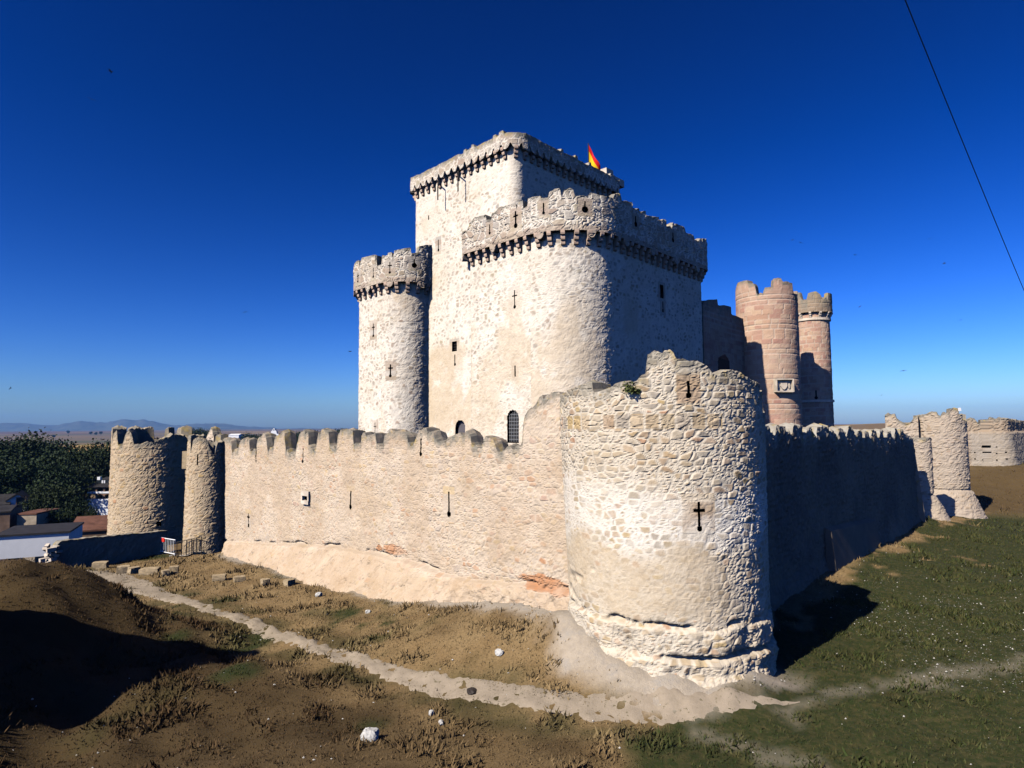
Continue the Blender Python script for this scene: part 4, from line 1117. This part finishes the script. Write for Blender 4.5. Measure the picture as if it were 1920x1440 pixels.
# far town wall, lit
f0 = at(1803, 800, 74)[:2]; f1 = at(1850, 800, 73)[:2]; f2 = at(1889, 800, 72)[:2]; f3 = at(1925, 800, 78)[:2]
fw = thing('town_wall', (*f1, -4), 'crumbled tan town wall with putlog holes on the slope at the right edge', 'wall')
pfw = Path.poly([f0, f1, f2, f3 + np.array([6, 6])], [.1, 3, 1.2, .1], False)
FW = [(1802, 792), (1808, 787), (1828, 785), (1834, 794), (1838, 796), (1842, 788), (1855, 784), (1875, 784), (1895, 786), (1908, 788), (1920, 790), (1935, 792)]
uw, zw = pfw.prof(FW)
def fw_batter(u, z): return .25 * sstep(-1.0, -1.25, z + (fbm(u, u * 0, 57) - .5) * .3) + .12 * np.maximum(0, -1.3 - z)
holes_f = [Hole(pfw, 1826 + 14 * k, 836 + 12 * j + (k % 2) * 2, 'rect', .15, .15, False) for k in range(5) for j in range(3) if (k * 3 + j) % 4]
ribbon('wall', M['far'], fw, pfw, .14, .14, -8, lambda U: np.interp(U, uw, zw) + (fbm(U * 2, U * 0, 58, 3) - .5) * .3, 1.0, lambda u, z: rubble(u, z, .6, .25, 78), .07, .05, fw_batter, holes_f[:15], lambda u, z, A, tz: A.__setitem__('cover', .85 * sstep(-1.0, -1.4, z) * sstep(pfw.hit(1818, 830)[0] - .3, pfw.hit(1822, 830)[0], u)), 78, .05, .4, capn=.3)

# ================================================================== LOW BOUNDARY WALL, BARRIER, RAILING, SIGN
b0 = at(98, 1060, 41)[:2]; b1 = np.array([-25.4, 47.6])
pbw = Path.line(b0, b1)
bw = thing('boundary_wall', (*b0, gz(*b0)), 'long low dark wall with a crumbled pale end beside the grassy yard', 'wall')
BWt = [(94, 1030), (100, 1020), (110, 1015), (180, 1007), (250, 1001), (310, 995), (330, 993)]
uq, zq = pbw.prof(BWt)
ribbon('wall', M['brown'], bw, pbw, .1, .1, -11.5, lambda U: np.interp(U, uq, zq) - .5 * sstep(.5, 0, U) + (fbm(U * 3, U * 0, 59) - .5) * .1, .6, lambda u, z: rubble(u, z, .35, .22, 79), .04, .05, None, (), lambda u, z, A, tz: A.__setitem__('cover', sstep(.3, .5, fbm(u, z, 60)) * .8), 79, .05, .25, capn=.12)
rb = random.Random(4)
en = MB()
for k in range(26):
    c_ = np.array([b0[0], b0[1], 0]) + np.array([rb.uniform(-.35, .25), rb.uniform(-.5, .2), 0])
    c_[2] = gz(*b0) + rb.uniform(0, 1.6) * (1 - .3 * abs(c_[0] - b0[0]))
    ax = np.array([rb.uniform(-1, 1), rb.uniform(-1, 1), rb.uniform(-.4, .4)]); ax /= np.linalg.norm(ax)
    ay = np.cross(ax, (0, 0, 1.)); ay /= np.linalg.norm(ay); az = np.cross(ax, ay)
    en.box(c_, ax * rb.uniform(.25, .5), ay * rb.uniform(.2, .4), az * rb.uniform(.15, .3))
en.build('broken_end', M['trim_pale'], bw)

ba, bb = onground(290, 1036)[:2], onground(328, 1043)[:2]
bl = math.hypot(*(bb - ba)); bdir = (bb - ba) / bl
z0 = max(gz(*ba), gz(*bb)) + .03
bar = thing('crowd_barrier', (*ba, z0), 'white tubular crowd barrier with a red and white plate in front of the left tower', 'barrier')
def bp(s, z, o=0.): return np.array([*(ba + bdir * s + np.array([-bdir[1], bdir[0]]) * o), z0 + z])
f_ = MB().tube([bp(0, .12), bp(0, 1.1), bp(bl, 1.1), bp(bl, .12), bp(0, .12)], .035, 6)
for s in (0.06, bl - .06): f_.tube([bp(s, .12), bp(s, .0)], .035)
f_.build('frame', M['white_paint'], bar)
for s in (.15, bl - .15): MB().tube([bp(s, .02, -.28), bp(s, .06, 0), bp(s, .02, .28)], .03).build('foot', M['white_paint'], bar)
for k in range(12):
    s = bl * (k + 1) / 13
    MB().tube([bp(s, .12), bp(s, 1.1)], .016, 5).build('upright_bar', M['white_paint'], bar)
MB().box(bp(bl * .42, .98, -.03), np.array([*bdir, 0]) * .42, (-bdir[1] * .03, bdir[0] * .03, 0), (0, 0, .28)).build('red_plate', M['red'], bar)
ra, rb_ = onground(331, 1044)[:2], np.array([-21.9, 45.6])
rl = math.hypot(*(rb_ - ra)); rdir = (rb_ - ra) / rl
rail = thing('handrail', (*ra, gz(*ra)), 'thin dark metal handrail rising from the white barrier to the narrow turret', 'railing')
def rp(s, z):
    p = ra + rdir * s
    return np.array([*p, gz(*ra) + (gz(*rb_) + .25 - gz(*ra)) * s / rl + z])
MB().tube([rp(0, 1.0), rp(rl, 1.0)], .025).tube([rp(0, .15), rp(rl, .15)], .02).build('rail', M['iron'], rail)
for k in range(6): MB().tube([rp(rl * k / 5, -.2), rp(rl * k / 5, 1.0)], .025).build('post', M['iron'], rail)
for k in range(20): MB().tube([rp(rl * (k + .5) / 20, .15), rp(rl * (k + .5) / 20, 1.0)], .010, 4).build('baluster', M['iron'], rail)
pw = []
for k in range(9):
    p = ra + rdir * (rl * (k / 8)); w = np.array([-rdir[1], rdir[0]])
    pw.append((p - w * .1, p + w * 1.3))
V = np.array([[*q, gz(*q) + .05 + .018 * k] for k, pr_ in enumerate(pw) for q in pr_])
tag(finish('ramp', mesh_np('ramp', V, np.array([[2 * k, 2 * k + 2, 2 * k + 3, 2 * k + 1] for k in range(8)])), plain('pale_concrete', (.46, .40, .33), .95, .15, 1, .3)), kind='structure')
sg = at(361, 968, 46.6); sgz = gz(sg[0], sg[1])
sn = thing('notice_sign', (sg[0], sg[1], sgz), 'small blue and white notice on a thin post between the left tower and the turret', 'sign')
MB().tube([(sg[0] + .08, sg[1] + .05, sgz - .2), (sg[0] + .08, sg[1] + .05, sg[2] + .3)], .025).build('post', M['steel'], sn)
MB().box(sg, (.26, -.12, 0), (.015, .03, 0), (0, 0, .46)).build('sign_panel', M['white_paint'], sn)
MB().box(sg + np.array([-.012, -.028, -.02]), (.20, -.092, 0), (.006, .014, 0), (0, 0, .30)).build('sign_face', M['blue'], sn)

# ================================================================== STONES
def rough_block(name, loc, size, rot, seed, mat, label, cat, group=None, n=7, round_=.28, jag=.10):
    r = np.random.default_rng(seed)
    g = np.linspace(-1, 1, n); V = []; Fq = []
    for axis_ in range(3):
        for sgn in (-1, 1):
            b = len(V)
            for i in range(n):
                for j in range(n):
                    p = [0, 0, 0]; p[axis_] = sgn; p[(axis_ + 1) % 3] = g[i]; p[(axis_ + 2) % 3] = g[j] * sgn
                    V.append(p)
            Fq += [[b + i * n + j, b + (i + 1) * n + j, b + (i + 1) * n + j + 1, b + i * n + j + 1] for i in range(n - 1) for j in range(n - 1)]
    V = np.array(V, float)
    s = V / np.linalg.norm(V, axis=1)[:, None] * 1.25
    V = V * (1 - round_) + s * round_
    k = seed * 3.7
    V = V + (np.stack([fbm(V[:, 0] * 1.6 + V[:, 2] * 1.1 + k + a * 9, V[:, 1] * 1.6 + V[:, 2] * .8 + k, 5 + a, 3) for a in range(3)], 1) - .5) * jag * 4
    V = V * np.array(size) / 2
    c, s_ = math.cos(rot), math.sin(rot)
    V = np.stack([V[:, 0] * c - V[:, 1] * s_, V[:, 0] * s_ + V[:, 1] * c, V[:, 2] + size[2] * .36], 1)
    o = finish(name, mesh_np(name, V, np.array(Fq)), mat, None, loc)
    return tag(o, label, cat, group)
BL = [((188, 1066), (1.0, .8, .55), .3, 'largest pale squared stone block, by the end of the low dark wall'),
      ((231, 1074), (.85, .7, .55), .5, 'tan stone block touching a darker block beside the wide start of the path'),
      ((251, 1075), (.7, .6, .50), .9, 'dark-sided stone block, right-hand one of the touching pair at the start of the path'),
      ((281, 1077), (1.25, .9, .52), .2, 'long low mossy stone block in the middle of the left row'),
      ((310, 1079), (.5, .5, .42), .7, 'small dark stone block leaning against the long mossy block'),
      ((326, 1075), (.62, .55, .58), .4, 'upright dark stone block at the right end of the left row'),
      ((411, 1087), (.85, .55, .38), .3, 'flat tan stone block in dry grass, first of the spaced row below the long wall'),
      ((449, 1091), (.72, .55, .42), .5, 'squared stone block in dry grass, second of the spaced row below the long wall'),
      ((497, 1096), (.5, .48, .40), .7, 'small pointed stone block in dry grass, third of the spaced row below the long wall'),
      ((542, 1097), (.6, .5, .40), 1.0, 'dark angular stone block in dry grass, nearest the foot of the long wall')]
for k, (p, s, r_, lb_) in enumerate(BL):
    rough_block('stone_block', onground(*p), (s[0] * .82, s[1] * .82, s[2] * .85), r_, 11 + k, M['block'], lb_, 'stone block', 'stone blocks lying beside the path', 7, .16, .07)
RK = [((694, 1388), (.38, .33, .31), 'largest white rock lying in the dark foreground grass', M['rock']), ((809, 1341), (.13, .12, .15), 'tiny white stone in brown grass above another tiny white stone', M['rock']),
      ((827, 1358), (.13, .12, .12), 'tiny white stone in brown grass, lower right of two', M['rock']), ((936, 1228), (.26, .2, .17), 'white stone in dry grass between the path and the long wall', M['rock']),
      ((690, 1149), (.2, .16, .13), 'small pale stone in dry grass above the middle of the path', M['rock']), ((598, 1118), (.3, .22, .2), 'pale stone in dry grass below the plastered foot of the long wall', M['rock']), ((884, 1299), (.32, .24, .12), 'dark flat stone lying on the path', M['iron'])]
for k, (p, s, lb_, mt_) in enumerate(RK):
    rough_block('rock', onground(*p), s, k * .8, 31 + k, mt_, lb_, 'rock', None, 9, .8, .16)
# pale pebbles over the dry ground, too many to count
def pebbles():
    n = 5200
    x = rng.uniform(-14, 32, n); y = rng.uniform(14, 40, n)
    d, g, b_, gr = masks(x, y)
    k = (rng.uniform(0, 1, n) < np.maximum(.10 + .5 * d, 1.0 * gr)) & (np.hypot(x - CT[0], y - CT[1]) > RT + .3)
    s = (x - J0[0]) * nL[0] + (y - J0[1]) * nL[1]
    k &= (s > .3) | ((x - CT[0]) * nR[0] + (y - CT[1]) * nR[1] > 1.6)
    x, y = x[k], y[k]
    z = ground(x, y)
    base = np.array([(1, 0, 0), (0, 1, 0), (-1, 0, 0), (0, -1, 0), (0, 0, .8), (0, 0, -.5)], float)
    sc = rng.uniform(.014, .042, len(x))[:, None, None]
    V = base[None] * sc * rng.uniform(.6, 1.3, (len(x), 6, 1)) + np.stack([x, y, z + .012], 1)[:, None, :]
    f = np.array([(0, 1, 4), (1, 2, 4), (2, 3, 4), (3, 0, 4), (1, 0, 5), (2, 1, 5), (3, 2, 5), (0, 3, 5)])
    return mesh_np('pebbles', V.reshape(-1, 3), (f[None] + np.arange(len(x))[:, None, None] * 6).reshape(-1, 3), None, False, True)
tag(finish('pebbles', pebbles(), plain('pebble_stone', (.42, .39, .34), .9, .25, 6, 0)), 'scattered small pale pebbles over the grass and bare earth', 'pebbles', kind='stuff')

# ================================================================== FLAG, CABLE, BIRDS
ft = at(1103, 271, 52.5)
fg = thing('flag', (ft[0], ft[1], 19.9), 'red and yellow striped flag drooping from a pole on top of the tall keep', 'flag')
MB().tube([(ft[0], ft[1], 19.9), (ft[0], ft[1], ft[2] + .12)], .035, 8).build('flagpole', M['iron'], fg)
fm, ftree, fb = new_mat('flag_cloth', .8)
N = NT(ftree)
N.L(N.ramp(N.attr('stripe'), [(0, (.62, .015, .012)), (.27, (.80, .48, .01)), (.73, (.62, .015, .012))], 'CONSTANT'), fb.inputs['Base Color'])
ns, nt = 26, 26
S, T = np.meshgrid(np.linspace(0, 1, ns), np.linspace(0, 1, nt), indexing='ij')
fx = ft[0] + .03 + S * .95 + .10 * np.sin(S * 9 + T * 2) * S
fy = ft[1] + .18 * np.sin(S * 7 + T * 3) * S
fz = ft[2] - T * 2.0 - S * 2.0 - .15 * S * T
Vf = np.stack([fx, fy, fz], -1).reshape(-1, 3)
I = np.arange(ns * nt).reshape(ns, nt)
me = mesh_np('cloth', Vf - np.array(fg.location), np.stack([I[:-1, :-1], I[1:, :-1], I[1:, 1:], I[:-1, 1:]], -1).reshape(-1, 4), dict(stripe=T), True)
finish('cloth', me, fm, fg)

ca, cb = at(1695, 0, 16.0), at(1920, 545, 30.0)
pts = [ca + (cb - ca) * t + np.array([0, 0, -.6 * 4 * (t + .9) * (2.2 - t) / 9.6 + .6 * .98]) for t in np.linspace(-.9, 2.2, 40)]
tag(MB().tube(pts, .015, 6).build('overhead_cable', M['cable']), 'thin black cable sloping down across the sky at the right', 'cable')

def bird_mesh():
    mb = MB()
    mb.tube([(-.085, 0, 0), (-.06, 0, .004), (-.02, 0, .006), (.03, 0, .004), (.07, 0, 0), (.085, 0, -.002)], [.004, .014, .02, .017, .008, .003], 8)
    for s in (-1, 1):
        W = [(.0, .0, .0), (-.01, .07, .02), (.02, .14, .02), (.07, .205, .0)]
        Wb = [(.055, .0, .0), (.04, .07, .018), (.05, .14, .018), (.075, .206, .0)]
        vs = [(a, b * s, c + d) for d in (.003, -.003) for (a, b, c) in W + Wb]
        fs = []
        for o in (0, 8):
            for k in range(3):
                f = (o + k, o + k + 1, o + 4 + k + 1, o + 4 + k)
                fs.append(f if o == 0 else f[::-1])
        for k in range(3): fs += [(k, 8 + k, 9 + k, k + 1), (4 + k, 5 + k, 13 + k, 12 + k)]
        mb.add(vs, fs)
        mb.prism([(.06, 0, .003), (.12, s * .03, .003), (.085, s * .004, .003)], (0, 0, -.006))
    return mb
BD = [((208, 134), 30, 'dark bird highest in the sky at the upper left'), ((172, 186), 34, 'dark bird just below the highest bird at the upper left'), ((657, 659), 34, 'dark bird with raised wings close to the slim tower left of the keep'),
      ((460, 585), 52, 'small dark bird in the open sky left of the slim tower'), ((20, 728), 55, 'small dark bird low at the left edge above the trees'), ((1486, 450), 55, 'dark bird above the thick rose tower, left of a close pair'), ((1501, 455), 52, 'dark bird above the rose towers, right of a close pair'),
      ((1603, 478), 60, 'tiny bird right of the slender rose turret and above it'), ((1742, 448), 60, 'tiny bird nearest to the cable at the right'), ((1770, 494), 40, 'dark bird with tilted wings below the cable at the right'), ((1653, 741), 55, 'small dark bird low over the dark wall, right of the slender rose turret'),
      ((1694, 695), 48, 'small dark bird in the open sky right of the slender rose turret'), ((1801, 600), 60, 'tiny bird alone in the sky above the ruined brown tower'), ((1612, 575), 65, 'tiny bird beside the crown of the slender rose turret')]
first = None
for k, (p, Y, lb_) in enumerate(BD):
    if first is None: o = first = bird_mesh().build('bird', M['bird'])
    else: o = link(first.copy())
    o.location = tuple(float(a) for a in at(*p, Y))
    o.rotation_euler = (rb.uniform(-.7, .7), rb.uniform(-.3, .3), rb.uniform(0, 6.28))
    s = rb.uniform(.95, 1.25); o.scale = (s, s, s)
    tag(o, lb_, 'bird', 'swifts flying round the castle')

# ================================================================== TOWN, TREES, FAR THINGS
def house(name, px0, px1, Y, z_eave, z_roof, label, cat, wallm, roofm, depth=9, yaw=0.0, wins=(), zb=None, ridge='x', chim=()):
    a, b = at(px0, 900, Y), at(px1, 900, Y)
    w = b[0] - a[0]; c = np.array([(a[0] + b[0]) / 2, Y])
    zb = gz(*c) - 1.5 if zb is None else zb
    ex = np.array([math.cos(yaw), math.sin(yaw), 0]); ey = np.array([-math.sin(yaw), math.cos(yaw), 0]); C3 = np.array([*c, 0])
    t = thing(name, (*c, zb), label, cat)
    def p(u, v, z): return C3 + ex * u * w / 2 + ey * (v * depth) + np.array([0, 0, z])
    m = MB()
    if ridge == 'x':
        m.hexa([p(-1, 0, zb), p(1, 0, zb), p(1, 1, zb), p(-1, 1, zb), p(-1, 0, z_eave), p(1, 0, z_eave), p(1, 1, z_eave), p(-1, 1, z_eave)])
        for s in (-1, 1): m.prism([p(s * .995, .02, z_eave), p(s * .995, .98, z_eave), p(s * .995, .5, z_roof - .1)], ex * .02 * -s)
    else:
        m.prism([p(-1, 0, zb), p(1, 0, zb), p(1, 0, z_eave), p(0, 0, z_roof - .1), p(-1, 0, z_eave)], ey * depth)
    m.build('wall', wallm, t)
    r = MB()
    if ridge == 'x':
        for (v0, v1) in ((-.02, .5), (1.02, .5)):
            zE = z_eave - .02 * (z_roof - z_eave) * 2
            r.hexa([p(-1.04, v0, zE + .02), p(1.04, v0, zE + .02), p(1.04, v1, z_roof), p(-1.04, v1, z_roof), p(-1.04, v0, zE + .2), p(1.04, v0, zE + .2), p(1.04, v1, z_roof + .2), p(-1.04, v1, z_roof + .2)])
    else:
        for s in (-1, 1):
            r.hexa([p(s * 1.08, -.05, z_eave - .1), p(0, -.05, z_roof), p(0, 1.05, z_roof), p(s * 1.08, 1.05, z_eave - .1), p(s * 1.08, -.05, z_eave + .1), p(0, -.05, z_roof + .2), p(0, 1.05, z_roof + .2), p(s * 1.08, 1.05, z_eave + .1)])
    ro = r.build('roof', roofm, t)
    for (u, v, h) in chim:
        zr_ = z_eave + (z_roof - z_eave) * (1 - abs(v - .5) * 2)
        MB().box(p(u, v, zr_ + h / 2 - .2), ex * .6, ey * .6, (0, 0, h)).build('chimney', M['white'], ro)
    for (u, z, ww, hh) in wins:
        f = MB()
        q = p(u, 0, z) - ey * .03
        for s in (-1, 1):
            f.box(q + ex * s * (ww / 2 + .06), ex * .12, ey * .12, (0, 0, hh + .24)); f.box(q + np.array([0, 0, s * (hh / 2 + .06)]), ex * ww, ey * .12, (0, 0, .12))
        fo = f.build('window', M['brickarch'], t)
        MB().box(q + ey * .0, ex * ww, ey * .05, (0, 0, hh)).build('pane', M['glass'], fo)
    return t
def zat(py, Y, px=100): return float(at(px, py, Y)[2])
house('shed', 8, 122, 66, zat(1003, 66), zat(984, 73), 'long low shed with blank whitewashed wall and dark roof behind the low dark wall', 'shed', M['white'], M['slate'], 7, .42, (), zat(1044, 66))
house('house', 140, 222, 78, zat(996, 78), zat(966, 84), 'low house under a red clay roof, close to the brownish left tower', 'house', M['adobe'], M['tile'], 9, .4)
house('house', 18, 50, 98, zat(938, 98), zat(926, 98), 'white gabled house with one dark window among the trees', 'house', M['white'], M['slate'], 5, .55, [(.35, zat(941, 98), 1.0, 1.3)], None, 'y')
house('house', -45, 12, 96, zat(948, 96), zat(925, 102), 'dark-roofed low house at the left edge, beside the white gabled house', 'house', M['adobe'], M['slate'], 7, .45)
house('house', -50, 14, 82, zat(962, 82), zat(946, 87), 'wide dark-roofed house at the left edge, above the long white shed', 'house', M['adobe'], M['slate'], 6, .45)
house('outbuilding', 36, 70, 84, zat(965, 84), zat(961, 86), 'small beige outbuilding between the dark-roofed houses and the white shed', 'outbuilding', plain('beige_render', (.30, .24, .17)), M['tile'], 5, .1)
# apartment block with arched galleries
YA = 118.0
xa0, xa1 = at(166, 930, YA)[0], at(238, 930, YA)[0]
apt = thing('apartment_block', ((xa0 + xa1) / 2, YA, -18), 'white apartment block with two rows of brick-arched galleries and a slate roof', 'building')
zt_, zm_, zb_, zr_ = zat(914, YA), zat(926, YA), zat(940, YA), zat(899, YA)
MB().box(((xa0 + xa1) / 2, YA + 6.5, (zt_ - 20) / 2), (xa1 - xa0, 0, 0), (0, 9, 0), (0, 0, zt_ + 20)).build('wall', M['white'], apt)
MB().box(((xa0 + xa1) / 2, YA + 1, (zb_ - 20) / 2), (xa1 - xa0, 0, 0), (0, 2, 0), (0, 0, zb_ + 20)).build('ground_storey', M['white'], apt)
for zz0, zz1 in ((zb_, zm_), (zm_, zt_)):
    MB().box(((xa0 + xa1) / 2, YA + .6, zz0 + .18), (xa1 - xa0 + .3, 0, 0), (0, 1.4, 0), (0, 0, .32)).build('balcony', M['white'], apt)
    na = 5
    for k in range(na):
        u0_, u1_ = xa0 + (xa1 - xa0) * k / na, xa0 + (xa1 - xa0) * (k + 1) / na
        um_, hw_ = (u0_ + u1_) / 2, (u1_ - u0_) / 2 * .82
        zsp = zz0 + .34 + (zz1 - zz0 - .34) * .5
        arc = [(um_ + hw_ * math.cos(a), zsp + (zz1 - zsp - .15) * math.sin(a)) for a in np.linspace(0, math.pi, 9)]
        for s_, half in ((1, arc[:5]), (-1, arc[4:][::-1])):
            ue = um_ + s_ * (u1_ - u0_) / 2
            poly = [(ue, zz0 + .34), (half[0][0], zz0 + .34)] + half + [(um_, zz1), (ue, zz1)]
            MB().prism([(a, YA, b) for a, b in poly], (0, .35, 0)).build('arch', M['brickarch'], apt)
        MB().box((um_, YA + 1.95, zz0 + 1.3), (1.2, 0, 0), (0, .06, 0), (0, 0, 2.0)).build('window', M['glass'], apt)
rfm = MB().prism([(xa0 - .4, YA - .4, zt_), (xa0 - .4, YA + 11.4, zt_), (xa0 - .4, YA + 5.5, zr_)], (xa1 - xa0 + .8, 0, 0)).build('roof', M['slate'], apt)
for px_ in (172, 196): q = at(px_, 902, YA); MB().box((q[0], YA + 2.2, q[2] - .2), (.55, 0, 0), (0, .55, 0), (0, 0, 1.6)).build('chimney', M['white'], rfm)
for px_ in (180, 184): q = at(px_, 905, YA); MB().box((q[0], YA + 2.0, q[2]), (.25, 0, 0), (0, .4, 0), (0, 0, .5)).build('skylight', M['white'], rfm)

# trees: four crowns, copied
TREE = []
for k in range(4):
    V, Fq = leaf_cloud((0, 0, .62), .46, 7500, .019, 60 + k, (.72, .72, .80), 30)
    TREE.append(mesh_np('crown', V, Fq)); TREE[-1].materials.append(M['leaf'])
tb = MB()
tb.tube([(0, 0, -.08), (.004, 0, .15), (-.005, .005, .3), (0, 0, .55)], [.028, .022, .018, .008], 7)
for a in range(5): tb.tube([(0, 0, .25 + a * .05), (.12 * math.cos(a * 1.3), .12 * math.sin(a * 1.3), .42 + a * .06), (.22 * math.cos(a * 1.3), .22 * math.sin(a * 1.3), .55 + a * .05)], [.012, .008, .003], 5)
tr0 = tb.build('trunk', M['bark']); TRUNK = tr0.data
bpy.data.objects.remove(tr0)
def tree(px, ptop, Y, label, group, k, wide=1.0):
    p = at(px, ptop, Y); zg_ = gz(p[0], p[1]); h = (p[2] - zg_) * 1.02
    o = thing('tree', (p[0], p[1], zg_), label, 'tree', group)
    t = link(bpy.data.objects.new('trunk', TRUNK)); t.parent = o; t.scale = (h, h, h)
    c = link(bpy.data.objects.new('crown', TREE[k % 4])); c.parent = o; c.scale = (h * wide, h * wide, h); c.rotation_euler = (0, 0, k * 1.7)
TR = [(82, 815, 150, 1.15, 'tallest broad dark tree of the far left grove, against the plain'), (40, 822, 148, 1.1, 'broad dark tree just left of the tallest one in the grove'), (2, 826, 152, 1.1, 'dark tree at the left edge of the photo below the mountains'),
      (118, 833, 142, 1.0, 'rounded dark tree just right of the tallest one in the grove'), (150, 842, 138, .9, 'lower dark tree in front of the golden field'), (168, 838, 140, .9, 'dark tree under the golden field, second from the left tower'), (186, 836, 136, .9, 'pointed dark tree in the grove behind the apartment block'),
      (205, 833, 145, 1.0, 'dark tree touching the edge of the brownish left tower'), (60, 862, 122, 1.1, 'dark tree in the middle row of the grove, below the tallest tree'), (20, 868, 118, 1.1, 'dark tree in the middle row, above the dark-roofed house'), (105, 870, 116, 1.0, 'dark tree in the middle row, centre of the grove'),
      (130, 880, 118, 1.0, 'dark tree in the middle row, left of the apartment block roof'), (85, 905, 104, 1.0, 'dark tree right of the white gabled house'), (125, 905, 104, 1.0, 'dark tree in front, between white gabled house and apartment block'), (146, 934, 98, .7, 'low dark tree in front of the left arches of the apartment block'),
      (70, 930, 96, .8, 'low dark tree behind the small beige outbuilding'), (172, 950, 96, .55, 'low pale-edged tree in front of the white ground storey of the apartment block'), (110, 950, 88, .8, 'low dark tree above the long white shed'), (-15, 850, 130, 1.1, 'dark tree cut by the left edge of the photo')]
for k, (px_, pt2, Y_, w_, lb_) in enumerate(TR): tree(px_, pt2, Y_, lb_, 'trees of the grove below the castle', k, w_)
FT_ = [(497, 816), (520, 814), (545, 812), (566, 811), (585, 809), (600, 808), (618, 808), (634, 807), (650, 807), (664, 808), (470, 814), (372, 806), (362, 806)]
for k, (px_, pt2) in enumerate(FT_): tree(px_, pt2, 420 + 12 * (k % 4), 'distant dark tree of the low line showing over the merlons of the long wall', 'far line of trees behind the merlons', k, 1.9)
for k, (px_, py_) in enumerate(((128, 814), (170, 816), (180, 817), (189, 816), (101, 822))):
    p = onground(px_, py_); h = 7.0 * p[1] / F
    o = thing('tree', p, 'tiny round tree far out on the plain below the mountains', 'tree', 'lone trees far out on the plain')
    for nm, me_ in (('trunk', TRUNK), ('crown', TREE[k % 4])):
        c = link(bpy.data.objects.new(nm, me_)); c.parent = o; c.scale = (h * 1.3, h * 1.3, h)
# white church far behind the merlons
Yc = 260.0
q = at(513, 813, Yc); zc0 = gz(q[0], q[1]); sc_ = Yc / F
ch = thing('church', (q[0], q[1], zc0), 'small white church with a stepped belfry gable, far behind the merlons', 'church')
def cp(px_, py_): v = at(px_, py_, Yc); return (v[0], v[1], v[2])
out = [(502, 818), (503, 814), (507, 813), (509, 808), (511, 807), (512, 803.5), (515, 803.5), (516, 807), (518, 808), (519, 813), (522, 814), (523, 818)]
bot = [(cp(523, 818)[0], Yc, zc0 - 1), (cp(502, 818)[0], Yc, zc0 - 1)]
MB().prism([cp(*p) for p in out] + bot, (0, 1.4, 0)).build('facade', M['white'], ch)
MB().box((q[0], Yc + 9, zc0 + 5), (4.2, 0, 0), (0, 15, 0), (0, 0, 11)).build('nave', M['white'], ch)
MB().box((*cp(513.5, 806)[:1], Yc - .03, cp(513.5, 806)[2]), (.35, 0, 0), (0, .1, 0), (0, 0, .5)).build('bell_opening', M['glass'], ch)
for k, (px0, px1, py_, Y_, lb_) in enumerate(((427, 446, 817, 520, 'long low white warehouse on the plain, seen over the left merlons'),)):
    z_ = zat(py_, Y_, px0)
    house('warehouse', px0, px1, Y_, z_ + .4, z_ + 1.3, lb_, 'warehouse', M['white'], M['white'], 10, 0)
# mountains on the horizon
def range_mesh():
    px = np.linspace(-420, 760, 240)
    prof_ = np.interp(px, [-420, -300, -100, 0, 40, 100, 118, 150, 180, 200, 232, 250, 265, 300, 330, 345, 375, 420, 460, 520, 760], [797, 790, 792, 793, 793, 798, 795, 789, 792, 792, 786, 788, 786, 793, 798, 797, 794, 795, 799, 803, 806])
    prof_ = prof_ + (fbm(px / 9, px * 0, 4, 4) - .5) * 3.2
    rows = []
    for f_, back in ((0, 6700), (.45, 6850), (.8, 6950), (1, 7050), (.4, 7300), (0, 7550)):
        r_ = []
        for a, b in zip(px, prof_):
            v = ray(a, b); t_ = 7050 / v[1]
            zz_ = -10 + (v[2] * t_ + 10) * (f_ * (1 + .25 * (vnoise(np.array([a / 14]), np.array([f_ * 5]), 8)[0] - .5) * (f_ < 1)))
            r_.append((v[0] * t_ * back / 7050, back, zz_))
        rows.append(r_)
    V = np.array(rows); I = np.arange(V.shape[0] * V.shape[1]).reshape(V.shape[:2])
    return mesh_np('mountains', V.reshape(-1, 3), np.stack([I[:-1, :-1], I[:-1, 1:], I[1:, 1:], I[1:, :-1]], -1).reshape(-1, 4), None, True)
tag(finish('mountains', range_mesh(), plain('scrub_mountain', (.07, .075, .06), 1, .3, .01, 0)), kind='structure')
# the air
hz = MB().box((0, 0, 75), (15800, 0, 0), (0, 15800, 0), (0, 0, 250)).build('haze', None)
hm = bpy.data.materials.new('haze_air'); hm.use_nodes = True
hm.node_tree.nodes.remove(hm.node_tree.nodes['Principled BSDF'])
pv = hm.node_tree.nodes.new('ShaderNodeVolumePrincipled')
pv.inputs['Density'].default_value = 6e-5
pv.inputs['Color'].default_value = (.13, .43, 1.0, 1)
hm.node_tree.links.new(pv.outputs[0], hm.node_tree.nodes['Material Output'].inputs['Volume'])
hz.data.materials.clear(); hz.data.materials.append(hm)
tag(hz, 'thin blue air over the whole plain, veiling the far mountains', 'haze', kind='stuff')
